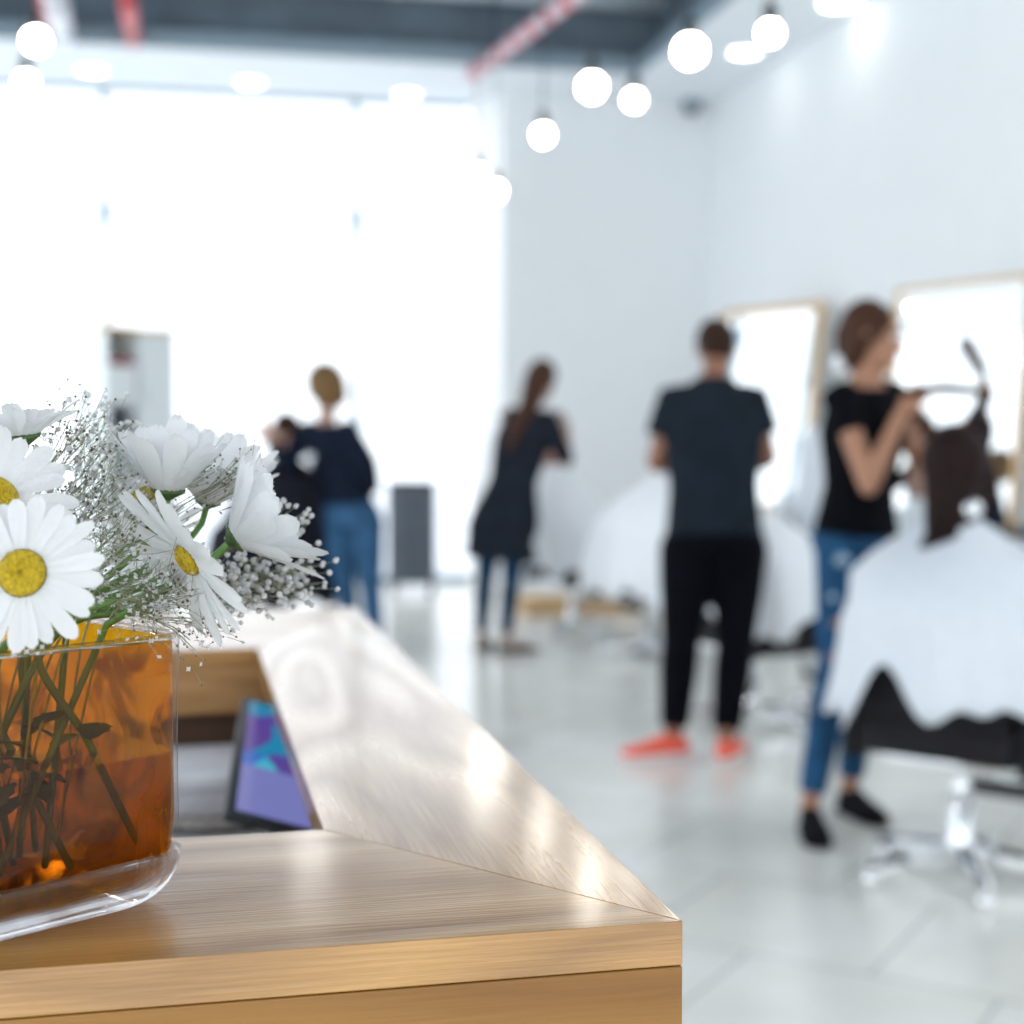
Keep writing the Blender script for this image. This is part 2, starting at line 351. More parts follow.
struct(MB().box(XL, XLR, YN, YR, ZC, ZC + .12).build('ceiling_left', M['soffit'], smooth=False))
struct(MB().box(XLR - .1, XLR, YN, YR, ZC + .121, ZR).build('wall_recess_left', M['void'], smooth=False))
struct(MB().box(XLR - .1, XR + .3, YN, YR + .3, ZR, ZR + .1).build('ceiling', M['void'], smooth=False))
struct(MB().box(XLR, XR + .3, YR + .2, YR + .3, ZC + .12, ZR).build('wall_recess_back', M['void'], smooth=False))
struct(MB().box(XR + .2, XR + .3, YN, YR + .2, ZC + .12, ZR).build('wall_recess_right', M['void'], smooth=False))
tr = MB(); tr.box(XLR, XR, YR - .012, YR - .002, ZC - .005, ZC + .13); tr.box(XR - .012, XR - .002, YN, YR, ZC - .005, ZC + .13)
struct(tr.build('trim_2', M['alu'], smooth=False))
# window panes and slim joints
joints = [px_X(p, YW) for p in (-140, 108, 358, 471)]
joints = [XL] + joints
for i in range(len(joints) - 1):
    a, b_ = joints[i], joints[i + 1]
    for (z0, z1) in ((.06, 2.0), (2.02, ZC - .02)) if False else ((.06, ZC - .02),):
        w = struct(MB().box(a + .034, b_ - .034, YW + .06, YW + .072, z0, z1).build('window_%d' % (i + 1), M['pane'], smooth=False))
for j, x in enumerate(joints[1:-1]):
    w = MB(); w.box(x - .034, x + .034, YW + .03, YW + .09, 0, ZC)
    for z in (1.25 + 220 / F * 13, .9):
        w.sph((x, YW + .02, z), .055); w.tube([(x, YW + .02, z), (x, YW - .05, z)], .02)
        for dx in (-.09, .09):
            for dz in (-.05, .05): w.tube([(x, YW + .02, z), (x + dx, YW + .03, z + dz)], .011)
    struct(w.build('trim_%d' % (j + 3), M['alu'], smooth=False))
w = MB().box(XL, xe, YW + .02, YW + .12, 0, .06); w.box(XL, xe, YW + .02, YW + .12, ZC - .03, ZC)
struct(w.build('trim_8', M['alu'], smooth=False))
struct(MB().box(xr2, XW, YB2 - .015, YB2, 0, .09).build('baseboard_back', M['white_trim'], smooth=False))
struct(MB().box(XW - .015, XW, YN, YB2 - .015, 0, .09).build('baseboard_right', M['white_trim'], smooth=False))
for k in range(7):
    y0 = YN + k * 2.3; y1 = min(YW, y0 + 2.3)
    struct(MB().box(XL - .08, XL, y0 - .03, y0 + .03, 0, ZC).build('trim_%d' % (10 + k), M['alu'], smooth=False))
    struct(MB().box(XL - .05, XL - .04, y0 + .031, y1 - .031, .02, ZC).build('window_%d' % (10 + k), M['pane'], smooth=False))
# pavement outside the glass
struct(MB().box(XL - 6, XW + 8, YW + .3, YW + 30, -.12, -.05).build('pavement', mat('pale_paving', (.8, .82, .85), .8), smooth=False))
# ------------------------------------------------------------------ ceiling things
for (p, q, r, l) in ((92, 70, .10, 'round recessed downlight above the window, leftmost of the three'), (250, 82, .10, 'round recessed downlight above the window, middle one of three'),
                  (407, 94, .10, 'round recessed downlight above the window, rightmost of the three'), (745, 52, .11, 'round recessed downlight in right ceiling edge beside a hanging bulb'),
                  (840, 3, .13, 'large round recessed downlight cut by the top of the photo')):
    c = onz(p, q, ZC); c.z = ZC
    e = empty('downlight', c, l, 'ceiling light', 'round downlights in the white ceiling')
    MB().lathe(c + V((0, 0, -.012)), [(r + .025, .012), (r + .025, .004), (r + .01, 0), (r, .004), (r, .012)], cap=False).build('trim_ring', M['white_trim'], e)
    MB().lathe(c + V((0, 0, -.006)), [(r, .003), (r * .9, 0), (.002, 0)], cap=True).build('diffuser', M['down'], e)
pend = [(36, 41, .052, 'lit globe bulb hanging at the far left under the dark ceiling'),
        (26, 82, .045, 'lit globe bulb hanging low at the left edge before the bright window'),
        (592, 87, .060, 'large lit globe bulb just left of the smaller one below the dark recess'),
        (634, 100, .045, 'smaller lit globe bulb just right of and below the dark recess corner'),
        (690, 51, .065, 'large lit globe bulb hanging against the dark right ceiling edge'),
        (543, 135, .050, 'lit globe bulb hanging lower, over the far woman in the tunic'),
        (770, 33, .046, 'lit globe bulb hanging rightmost, beside a recessed downlight'),
        (496, 191, .052, 'lit globe bulb hanging in front of the white window pillar'),
        (478, 175, .050, 'lit globe bulb hanging lowest but one, just left of the white pillar')]
for p, q, r, l in pend:
    d = (2.9 - CH) * F / (HOR - q); c = at(p, q, d)
    top = ZR if (c.x < XR and c.y < YR) else ZC
    e = empty('pendant_bulb', V((c.x, c.y, top)), l, 'pendant light', 'globe bulbs hanging on black cords')
    r *= .88; MB().sph(c, r, 20, 14).build('bulb', M['bulb'], e)
    MB().lathe(c + V((0, 0, r * .85)), [(.020, 0), (.026, .01), (.028, .055), (.022, .075), (.008, .09)], 16).build('socket', M['blackm'], e)
    MB().tube([c + V((0, 0, r * .85 + .08)), (c.x, c.y, top - .01)], .0035, 6).build('cord', M['blackm'], e)
    MB().lathe((c.x, c.y, top), [(.045, -.028), (.05, -.02), (.05, 0)], 16).build('ceiling_cup', M['blackm'], e)
# ducts and pipes in the recess
e = empty('air_duct', (0, 9.3, 4.6), 'grey round air duct crossing the dark ceiling recess', 'duct')
MB().tube([(XLR + .02, 11.3, 4.74), (XR + .1, 11.3, 4.74)], .14, 24).build('duct_body', M['duct'], e)
for x in (-1.2, .2, 1.6, 3.0): MB().tube([(x - .03, 11.3, 4.74), (x + .03, 11.3, 4.74)], .152, 24).build('joint_ring', M['duct'], e)
e = empty('ceiling_beam', (0, 11.0, 4.9), 'dark grey steel beam across the recess next to its far edge', 'beam')
b_ = MB(); b_.box(XLR, XR, 10.4, 10.6, 4.88, 4.949); b_.box(XLR, XR, 10.48, 10.52, 4.62, 4.9); b_.box(XLR, XR, 10.38, 10.62, 4.58, 4.62)
b_.build('steel_beam', mat('dark_blue_grey_steel', (.16, .22, .28), .6, var=.12, scale=3), e, smooth=False)
def hang(e, p0, p1, r):
    for t in (.25, .75):
        q = p0.lerp(p1, t); MB().tube([q + V((0, 0, r * .8)), V((q.x, q.y, ZR - .002))], .008, 8).build('hanger_rod', M['blackm'], e)
        MB().tube([q - (p1 - p0).normalized() * .015, q + (p1 - p0).normalized() * .015], r + .006, 16).build('pipe_clamp', M['blackm'], e)
p0, p1 = at(470, 76, 12.0), at(585, -12, 9.4)
e = empty('striped_pipe', p0, 'white pipe with red stripes slanting across the dark ceiling recess', 'pipe')
MB().tube([p0, p1], .055, 16).build('pipe', mat('pipe_white_paint', (.72, .66, .74), .5), e)
hang(e, p0, p1, .055)
for k in range(7):
    t = .06 + k * .135; MB().tube([p0.lerp(p1, t), p0.lerp(p1, t + .05)], .058, 16).build('red_stripe', M['red'], e)
p0, p1 = at(133, 40, 11.4), at(124, -25, 9.2)
e = empty('red_pipe', p0, 'plain bright red pipe in the dark ceiling recess at left', 'pipe')
hang(e, p0, p1, .06); MB().tube([p0, p1], .06, 16).build('pipe', M['red'], e); MB().sph(p0, .075).build('end_cap', M['red'], e)
p0, p1 = at(64, 40, 11.4), at(50, -25, 9.2)
e = empty('white_pipe', p0, 'thick white pipe with a red side line, far left in ceiling recess', 'pipe')
MB().tube([p0, p1], .085, 16).build('pipe', mat('pipe_white_paint_bright', (.80, .84, .92), .5), e)
hang(e, p0, p1, .085); dn = V((-.09, 0, -.02)); MB().tube([p0 + dn, p1 + dn], .022, 8).build('red_line', M['red'], e)
c = V((px_X(690, YB2 - .1), YB2 - .1, ZC))
e = empty('ceiling_camera', c, 'small grey dome camera in far ceiling corner', 'camera')
MB().lathe(c, [(.01, -.13), (.05, -.12), (.075, -.07), (.08, -.03)], 16).build('dome', mat('dome_grey', (.2, .23, .27), .3), e)
MB().lathe(c, [(.085, -.035), (.09, -.02), (.09, 0)], 16).build('base', M['alu'], e)
# ------------------------------------------------------------------ reception counter
CT = CH - .24                                         # top surface height
o_c = onz(683, 921, CT); i_c = onz(330, 829, CT)      # outer and inner near corners
X1 = o_c.x; Y0 = o_c.y; Xi = .083; Yi = i_c.y; Yb = 1.745; Y1 = 2.15; XLc = -1.35
root = empty('reception_counter', V((X1, Y0, 0)), 'oak reception counter with open well, carrying the amber vase', 'counter')
TK = .0225
def top_part(poly, m, name='counter_top'):
    return MB().prism(poly, CT - TK, CT).build(name, m, root, smooth=False, bevel=.0007)
g = .0001
top_part([(XLc, Y0), (X1 - g, Y0), (Xi - g, Yi), (XLc, Yi)], M['oak_x'])
top_part([(X1, Y0 + g), (X1, Y1 - g), (Xi, Yb - g), (Xi, Yi + g)], M['oak_y'])
top_part([(Xi - g, Yb), (X1 - g, Y1), (XLc, Y1), (XLc, Yb)], M['oak_x'])
zb = CT - TK - .0006
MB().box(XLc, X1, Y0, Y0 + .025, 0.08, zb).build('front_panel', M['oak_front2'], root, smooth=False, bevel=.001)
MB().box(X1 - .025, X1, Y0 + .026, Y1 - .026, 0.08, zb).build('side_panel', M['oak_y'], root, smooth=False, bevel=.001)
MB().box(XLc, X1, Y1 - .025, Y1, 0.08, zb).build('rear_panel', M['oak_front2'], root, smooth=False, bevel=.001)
MB().box(XLc, X1 - .02, Y0 + .03, Y1 - .03, 0.0, .079).build('plinth', M['blackm'], root, smooth=False)
ib = CT - .075
MB().box(XLc, Xi + .015, Yb, Yb + .02, ib, zb).build('inner_edge_board', M['oak_in'], root, bevel=.001)
MB().box(XLc, Xi + .02, Yb + .03, Yb + .05, .60, zb).build('inner_rear_panel', M['darkwood'], root, smooth=False)
MB().box(X1 - .040, X1 - .027, Yi, Yb - .001, .60, zb).build('inner_side_panel', mat('grey_beige_laminate', (.50, .46, .40), .5, var=.04), root, smooth=False)
MB().box(XLc, Xi, Yi - .02, Yi, .60, zb).build('inner_front_panel', M['oak_in'], root, smooth=False)
ZS = .855
MB().box(XLc, X1 - .041, Yi + .001, Yb + .028, ZS - .03, ZS).build('desk_shelf', mat('grey_desk_laminate', (.34, .33, .33), .5, var=.06), root, smooth=False)
# things in the well
def quad_on(c, ux, uy, w, h): return [c - ux * w / 2 - uy * h / 2, c + ux * w / 2 - uy * h / 2, c + ux * w / 2 + uy * h / 2, c - ux * w / 2 + uy * h / 2]
# tablet leaning: bottom-left, top-left, bottom right
BL = at(223, 817, 1.25); TL = at(241, 699, 1.58)
ux = (TL - BL); hh = ux.length; ux.normalize()
vx = RT * .95 + FW * .11 - UP * .30; vx = (vx - ux * vx.dot(ux)).normalized()
nn = vx.cross(ux).normalized(); nn = nn if nn.z > 0 else -nn
ww = .155
cc = BL + ux * hh / 2 + vx * ww / 2
e = empty('tablet_computer', V((cc.x, cc.y, ZS)), 'tablet with lit blue and violet screen propped up in the counter well', 'tablet')
for t in (-.3, .3):
    q = cc + ux * hh * t - vx * .03 - nn * .004; MB().tube([q, V((q.x, q.y, ZS + .001))], .008, 10).build('prop_foot', M['blackp'], e)
MB().obox(cc, ux * hh / 2, vx * ww / 2, nn * .004).build('tablet_body', M['blackp'], e, bevel=.003)
q = MB(); q.add([cc + nn * .0045 + ux * a * (hh / 2 - .012) + vx * b * (ww / 2 - .009) for a, b in ((-1, -1), (-1, 1), (1, 1), (1, -1))], [(0, 1, 2, 3)])
so = q.build('screen', M['screen'], e, smooth=False)
uvl = so.data.uv_layers.new(name='UVMap')
for poly in so.data.polygons:
    for li in poly.loop_indices:
        vi = so.data.loops[li].vertex_index; uvl.data[li].uv = ((1, 0), (0, 0), (0, 1), (1, 1))[vi]
# patterned dark round mat
c = onz(222, 806, ZS); c.z = ZS + .001
e = empty('round_mat', c, 'dark round patterned mat lying in the counter well left of the tablet', 'mat')
rr = [(.005, .004)]
MB().lathe(c, [(.003, .004), (.115, .004), (.118, .002), (.118, 0)], 40).build('mat_disc', mat('dark_lace_weave', (.055, .05, .05), .7, var=.9, scale=60, bump=.6, bscale=120), e)
for rad in (.03, .05, .07, .09, .108):
    MB().lathe(c, [(rad - .003, .004), (rad - .002, .0065), (rad + .002, .0065), (rad + .003, .004)], 40, cap=False).build('woven_ring', mat('lace_light_%d' % int(rad * 1000), (.30, .27, .25), .7, var=.6, scale=150), e)
def sheet(px, py, w, h, rot, zoff, label, m=None):
    c = onz(px, py, ZS); c.z = ZS + zoff
    a = V((math.cos(rot), math.sin(rot), 0)); b = V((-math.sin(rot), math.cos(rot), 0))
    o = MB().obox(V((0, 0, 0)), a * w / 2, b * h / 2, V((0, 0, .0015))).build('paper_sheet', m or M['papers'], smooth=False)
    o.location = c; return tagit(o, label, 'paper', 'paper sheets in the counter well')
sheet(198, 735, .16, .18, .25, .006, 'white paper sheet lying far in the counter well beside the vase')
sheet(205, 772, .15, .10, -.2, .010, 'white paper sheet half covering the round mat in the counter well')
c = onz(180, 752, ZS); c.z = ZS + .012
o = MB().lathe(V((0, 0, 0)), [(.006, 0), (.02, .001), (.022, .016), (.012, .022), (.004, .023)], 20).build('bottle_cap', mat('dark_plum_plastic', (.05, .03, .05), .4), smooth=True)
o.location = c; tagit(o, 'small dark round cap on the papers in the counter well', 'cap')
c = onz(200, 712, ZS + .03); 
e = empty('white_box', V((c.x, c.y, ZS)), 'pale grey flat box at the far end of the counter well', 'box')
c.y = min(c.y, Yb - .10)
MB().box(c.x - .12, c.x + .10, c.y - .07, c.y + .09, ZS + .001, ZS + .035).build('box_body', mat('pale_grey_card', (.55, .56, .60), .6), e, bevel=.003)
MB().box(c.x - .123, c.x + .103, c.y - .073, c.y + .093, ZS + .030, ZS + .046).build('box_lid', mat('pale_white_card', (.66, .67, .72), .6), e, bevel=.003)
# ------------------------------------------------------------------ vase
A_ = (RT * .70 + FW * .714).normalized(); B_ = (RT * -.714 + FW * .70).normalized()
LA, LB = .15, .125; HV = .1385
RC = RT * -.1665 + FW * .776
VC = RC - A_ * LA / 2 + B_ * LB / 2; VC.z = CT
def vring(a, b, z, r=.018, n=7):
    """rounded rectangle ring, half sizes a (along A_) and b (along B_)"""
    out = []
    r = min(r, a * .95, b * .95)
    for (sx, sy, t0) in ((1, 1, 0), (-1, 1, PI / 2), (-1, -1, PI), (1, -1, 1.5 * PI)):
        for k in range(n):
            t = t0 + PI / 2 * k / (n - 1)
            out.append(VC + A_ * (sx * (a - r) + r * math.cos(t)) + B_ * (sy * (b - r) + r * math.sin(t)) + V((0, 0, z)))
    return out
e = empty('glass_vase', V((VC.x, VC.y, CT)), 'amber rectangular glass vase of daisies on the oak counter', 'vase')
prof = []
for k in range(9):
    t = PI / 2 * k / 8; prof.append((.026 * (1 - math.sin(t)), .026 * (1 - math.cos(t)) + .0006))
outer = [vring(LA / 2 - i, LB / 2 - i * .25, z, .018) for i, z in prof] + [vring(LA / 2 - .0012 * math.sin(z / HV * PI), LB / 2 - .0012 * math.sin(z / HV * PI), z) for z in [.04, .06, .08, .10, .12, HV - .002]] + [vring(LA / 2 - .001, LB / 2 - .001, HV)]
i1 = .0042
inn = [vring(LA / 2 - i1, LB / 2 - i1, z, .015) for z in (HV, .12, .09, .06, .046)] + [vring(LA / 2 - i1 - .018 * (1 - math.cos(t)), LB / 2 - i1 - .018 * (1 - math.cos(t)), .046 - .028 * math.sin(t), .015) for t in (.4, .8, 1.2, 1.55)]
# thick clear casing round the foot, thin clear skin above it
MB().rings(outer[:12] + [vring(LA / 2 - .002, LB / 2 - .002, .045, .017), vring(LA / 2 - .004, LB / 2 - .004, .030, .016), vring(LA / 2 - .014, LB / 2 - .014, .019, .016), vring(LA / 2 - .03, LB / 2 - .03, .0165, .016)]
           if False else outer[:9] + [vring(LA / 2 - .0022, LB / 2 - .0022, .0262, .017), vring(LA / 2 - .008, LB / 2 - .0035, .016, .017), vring(LA / 2 - .02, LB / 2 - .006, .0095, .016), vring(LA / 2 - .032, LB / 2 - .012, .0085, .016)]).build('clear_foot', M['footglass'], e, label='thick clear glass foot')
MB().rings(outer[9:], cap=False).build('clear_skin', M['clear'], e, label='thin clear outer glass')
ao = [vring(LA / 2 - .034, LB / 2 - .014, .0100, .016), vring(LA / 2 - .022, LB / 2 - .008, .0110, .016), vring(LA / 2 - .011, LB / 2 - .0048, .018, .016), vring(LA / 2 - .0045, LB / 2 - .0045, .0275, .016)] + [vring(LA / 2 - .0035, LB / 2 - .0035, z, .0155) for z in (.045, .07, .10, .12, HV - .001)]
vb = MB().rings(ao, cap=False); n_ = len(ao[0]); vb.f.append(tuple(range(n_)))
vb.build('amber_glass', M['amber'], e, label='transparent amber glass body')
rim = MB(); R1 = vring(LA / 2 - .0008, LB / 2 - .0008, HV); R2 = vring(LA / 2 - .005, LB / 2 - .005, HV, .0145)
Rr = []
for k in range(9):
    t = 2 * PI * k / 8
    Rr.append([a.lerp(b, .5 - .5 * math.cos(t)) + V((0, 0, .002 * math.sin(t))) for a, b in zip(R1, R2)])
rim.rings(Rr, cap=False).build('rim', M['footglass'], e)
WZ = .078
wr = [vring(LA / 2 - .036, LB / 2 - .016, .0120, .015), vring(LA / 2 - .0135, LB / 2 - .0065, .0195, .015), vring(LA / 2 - .006, LB / 2 - .006, .028, .0145), vring(LA / 2 - .0048, LB / 2 - .0048, .05, .0145), vring(LA / 2 - .0048, LB / 2 - .0048, WZ, .0145)]
wm = MB().rings(wr, cap=False); k_ = len(wr) * n_ - n_; wm.f.append(tuple(range(n_))); wm.f.append(tuple(range(k_, k_ + n_)))
o = wm.build('vase_water', M['water'], smooth=False); tagit(o, 'still water filling the lower half of the amber vase', 'water')
o.data.shade_flat()
# ------------------------------------------------------------------ flowers
def inside(u, v_, z): return VC + A_ * u * (LA / 2 - .016) + B_ * v_ * (LB / 2 - .016) + V((0, 0, z))
def bowl(p, lo=.014):
    """keep a point within the inner walls"""
    d = p - VC; a = d.dot(A_); b = d.dot(B_); z = max(d.z, lo)
    ma = LA / 2 - .011 - max(0, .030 - z) * .9; mb = LB / 2 - .011 - max(0, .030 - z) * .9
    a = max(-ma, min(ma, a)); b = max(-mb, min(mb, b)); return VC + A_ * a + B_ * b + V((0, 0, z))
def stem_curve(c, nrm, rim_uv, foot_uv, foot_z=.018):
    a = c - nrm * .008; b = c - nrm * .022 + V((0, 0, -.012))
    r = inside(rim_uv[0], rim_uv[1], HV + .004); f = bowl(inside(foot_uv[0], foot_uv[1], foot_z))
    if b.z < VC.z + HV + .012: b = a.lerp(r, .4) - nrm * .006
    q = [(a * (1 - t) ** 2 + b * 2 * t * (1 - t) + r * t * t) for t in [k / 8 for k in range(8)]]
    return q + spline([r, r.lerp(f, .5), f], 9)
def daisy(c, nrm, R, label, rim_uv, foot_uv, cup=.25, n=22, rd=None, droop=.15, leafy=0, roll=0, hide=None, width=1.0):
    nrm = V(nrm).normalized(); rd = rd or R * .30
    x = nrm.orthogonal().normalized(); x.rotate(Matrix.Rotation(roll, 3, nrm)); y = nrm.cross(x)
    root = empty('daisy', c, label, 'flower', 'white daisies in the amber vase')
    d = MB(); P = [(rd * .84, .0), (rd * .95, .05), (rd * .93, .22), (rd * .72, .38), (rd * .45, .44), (rd * .22, .38), (.02 * rd, .30)]
    d.rings([[c + nrm * (h * rd) + (x * math.cos(2 * PI * k / 28) + y * math.sin(2 * PI * k / 28)) * r for k in range(28)] for r, h in P])
    rnd = random.Random(int(c.x * 1e4) + n)
    for k in range(120):                       # floret bumps in a sunflower spiral
        q = math.sqrt((k + .5) / 120); t = k * 2.39996; r = rd * q * .98; h = .44 - .42 * q ** 3 if q > .45 else .30 + .14 * q / .45
        p = c + nrm * (h * rd) + (x * math.cos(t) + y * math.sin(t)) * r
        d.sph(p, rd * .055, 6, 4)
    d.build('flower_centre', M['disc'], root)
    MB().tube([c + nrm * rd * .27, c + nrm * rd * .36], [rd * .2, rd * .08], 12).build('centre_eye', M['disc_core'], root)
    for k in range(n):
        t = 2 * PI * (k + rnd.uniform(-.25, .25)) / n; L = R * rnd.uniform(.88, 1.04) - rd * .8; W = R * .112 * rnd.uniform(.85, 1.12) * width
        cu = cup + rnd.uniform(-.09, .09) * (2.2 if cup > .5 else 1) + (.05 if k % 2 else -.03); dr = droop + rnd.uniform(-.12, .12)
        rad = x * math.cos(t) + y * math.sin(t); tan = nrm.cross(rad)
        vs = []; NS = 9
        for i in range(NS + 1):
            s = i / NS; r = rd * .97 + L * s
            h = math.sin(cu) * L * s - dr * L * s * s * .5 - .02 * rd
            w = W * (.52 + .48 * math.sin(min(1, s * 1.35) * PI / 2)) * (1 if s < .72 else math.sqrt(max(.0, 1 - ((s - .72) / .285) ** 2)))
            w = max(w, W * .09)
            for j in range(5):
                q = (j - 2) / 2
                notch = -.03 * L * (1 if (i == NS and j in (1, 3)) else 0)
                ridge = .05 * W * (1 if j in (1, 3) else 0) + .16 * W * q * q
                vs.append(c + rad * (rd * .97 + (r - rd * .97) * math.cos(cu) + notch) + tan * (w * q) + nrm * (h + ridge))
        fs = [(i * 5 + j, i * 5 + j + 1, (i + 1) * 5 + j + 1, (i + 1) * 5 + j) for i in range(NS) for j in range(4)]
        MB().add(vs, fs).build('petal', M['petal'], root)
    cx = MB(); cx.rings([[c - nrm * (h * rd) + (x * math.cos(2 * PI * k / 16) + y * math.sin(2 * PI * k / 16)) * r * (1 + .08 * (k % 2)) for k in range(16)] for r, h in ((rd * 1.01, .03), (rd * .98, .14), (rd * .80, .28), (rd * .5, .5), (rd * .16, .75))])
    cx.build('calyx', M['calyx'], root)
    pts = stem_curve(c, nrm, rim_uv, foot_uv); pts[0] = c - nrm * rd * .5
    MB().tube(pts, [.0019] * len(pts), 8, round_=True).build('stem', M['stem'], root)
    for k in range(leafy):
        i = int(len(pts) * (.66 + .1 * k)); p = pts[i]; dr = V((rnd.uniform(-1, 1), rnd.uniform(-1, 1), rnd.uniform(-.3, .7))).normalized()
        side = dr.cross(V((0, 0, 1))).normalized(); Ls = rnd.uniform(.022, .034); vs = []
        for i2 in range(8):
            s = i2 / 7; w = .0055 * math.sin(PI * min(1, s * .93 + .05)) * (1 + .25 * (i2 % 2)); q = p + dr * Ls * s + V((0, 0, -.3 * Ls * s * s))
            for sg in (-1, 0, 1): vs.append(bowl(q + side * w * sg + V((0, 0, .0015 * abs(sg)))))
        MB().add(vs, [(i2 * 3 + j, i2 * 3 + j + 1, i2 * 3 + j + 4, i2 * 3 + j + 3) for i2 in range(7) for j in range(2)]).build('leaf', M['leaf'], root)
    return root
def dirc(r, f, u): return (RT * r + FW * f + UP * u).normalized()
K = 1 / F
daisy(at(22, 573, .665), dirc(.10, -.97, .20), 80 * .665 * K, 'large daisy facing the camera over the left side of vase rim', (-.75, -.55), (-.6, -.2), .08, 25, rd=25 * .665 * K, droop=.15, leafy=2, roll=.2)
daisy(at(20, 434, .74), dirc(-.05, -.12, 1), 72 * .74 * K, 'daisy seen from the side at the top left with petals turned upward', (-.75, .3), (-.2, .3), .62, 19, rd=20 * .74 * K, droop=.30, leafy=1, width=1.25)
daisy(at(-6, 497, .70), dirc(.55, -.60, .62), 84 * .70 * K, 'daisy cut by the left photo edge, below the topmost daisy', (-.8, 0), (-.5, .4), .30, 22, droop=.15, leafy=1)
daisy(at(168, 488, .80), dirc(.10, -.12, .95), 90 * .80 * K, 'daisy with raised petals and green calyx at the bouquet middle top', (.35, .2), (.3, .4), 1.0, 19, rd=17 * .8 * K, droop=.15, leafy=2, width=1.25)
daisy(at(144, 497, .84), dirc(-.25, -.45, .9), 56 * .84 * K, 'half hidden daisy with yellow centre just left of the calyx one', (0, .5), (0, .1), .25, 18, droop=.2, leafy=1)
daisy(at(188, 560, .735), dirc(-.68, -.52, -.50), 95 * .735 * K, 'daisy turned left with an oblique yellow disc at vase right corner', (.85, -.4), (-.3, -.5), .18, 21, rd=18 * .735 * K, droop=.15, leafy=2, roll=.4, width=1.15)
daisy(at(236, 538, .79), dirc(.80, .10, .50), 100 * .79 * K, 'daisy leaning far right, petals fanned toward the dark figures', (.75, .25), (.3, -.2), .80, 22, rd=15 * .79 * K, droop=.1, leafy=1, width=1.1)
daisy(at(208, 500, .86), dirc(.25, -.25, .93), 86 * .86 * K, 'partly covered daisy behind the two right ones', (.4, .6), (.5, .5), .80, 19, rd=13 * .86 * K, droop=.1, width=1.2)
daisy(at(160, 537, .90), dirc(-.3, -.6, .7), 50 * .90 * K, 'out of focus daisy low behind the baby breath with dull yellow disc', (.1, .75), (.1, .6), .1, 17, rd=19 * .9 * K)
def breath(base_uv, tips, label, d, seed, nb=85, backlit=.0, size=.0016, spread=.016):
    rnd = random.Random(seed)
    r = inside(base_uv[0], base_uv[1], HV + .004); f = bowl(inside(base_uv[0] * .4 + rnd.uniform(-.4, .4), base_uv[1] * .4 + rnd.uniform(-.4, .4), .03))
    root = empty('baby_breath_sprig', r, label, 'flower sprig', "baby's breath sprigs in the amber vase")
    st = MB(); bl = MB(); bu = MB()
    tipc = V((0, 0, 0))
    for t in tips: tipc += at(*t[:2], t[2] if len(t) > 2 else d)
    tipc /= len(tips)
    fork = r.lerp(tipc, .45) + V((0, 0, .006))
    trunk = spline([f, r, fork], 6)
    st.tube(trunk, .0007, 6)
    per = nb // len(tips)
    for t in tips:
        tp = at(*t[:2], t[2] if len(t) > 2 else d)
        br = spline([fork, fork.lerp(tp, .55) + V((rnd.uniform(-1, 1), rnd.uniform(-1, 1), rnd.uniform(-.2, 1))) * .006, tp], 5)
        st.tube(br, .0003, 5)
        for k in range(per):
            i = rnd.randrange(len(br) // 3, len(br)); b0 = br[i]
            g_ = V((rnd.gauss(0, 1), rnd.gauss(0, 1), rnd.gauss(0, 1) + .25)) * spread * .62
            e_ = tp + g_ if rnd.random() < .7 else b0 + g_ * .8
            mid = b0.lerp(e_, .55) + V((0, 0, -.002))
            if k % 4 == 0: st.tube([b0, mid, e_], .00015, 4)
            else: st.tube([mid + V((0, 0, .001)), e_], .00015, 4)
            if rnd.random() < backlit: bu.sph(e_, size * rnd.uniform(.35, .6), 6, 4)
            else:
                s = size * rnd.uniform(.7, 1.15)
                if size > .00165: bl.sph(e_, s, 8, 5); bl.sph(e_ + V((rnd.uniform(-1, 1), rnd.uniform(-1, 1), rnd.uniform(-1, 1))) * s * .7, s * .6, 6, 4)
                else:
                    ax = V((rnd.gauss(0, 1), rnd.gauss(0, 1), rnd.gauss(0, 1))).normalized(); xx = ax.orthogonal().normalized(); yy = ax.cross(xx)
                    bl.ell(e_, (xx * s * .6, yy * s * .6, ax * s * .5), 6, 4)
                    for q in range(4):
                        a = q * PI / 2; v_ = xx * math.cos(a) + yy * math.sin(a)
                        bl.ell(e_ + v_ * s * .6, (v_ * s * .5, ax.cross(v_) * s * .42, ax * s * .22), 5, 4)
    st.build('twig', M['twig'], root)
    if bl.v: tagit(bl.build('blossom', M['blossom'], root), kind='stuff')
    if bu.v: tagit(bu.build('dark_blossom', M['dark_blossom'], root), kind='stuff')
    return root
breath((.75, .2), [(268, 575), (300, 548), (312, 572), (282, 520), (250, 590), (296, 590), (308, 585)], "baby's breath sprig reaching furthest right past the daisies", .88, 1, 170, 0, .0018, .013)
breath((.8, -.1), [(215, 585), (232, 600), (240, 575), (222, 615), (262, 600)], "baby's breath sprig low at the right under the leaning daisy", .84, 2, 150, .1, .0017, .012)
breath((.5, -.4), [(150, 575), (170, 600), (190, 610), (182, 585), (160, 620)], "dense baby's breath sprig above the vase's right rim", .745, 3, 210, .45, .0014, .014)
breath((.2, -.5), [(110, 560), (130, 545), (120, 590), (140, 600), (100, 535)], "dense baby's breath sprig beside the large facing daisy", .73, 4, 210, .45, .0014, .016)
breath((0, 0), [(70, 500), (95, 510), (85, 480), (110, 490), (60, 520)], "baby's breath sprig between the left daisies and the middle one", .78, 5, 200, .4, .0015, .016)
breath((-.3, .4), [(70, 420), (85, 440), (60, 450), (100, 455), (90, 425)], "airy baby's breath sprig rising beside the topmost daisy", .80, 6, 150, .55, .0014, .018)
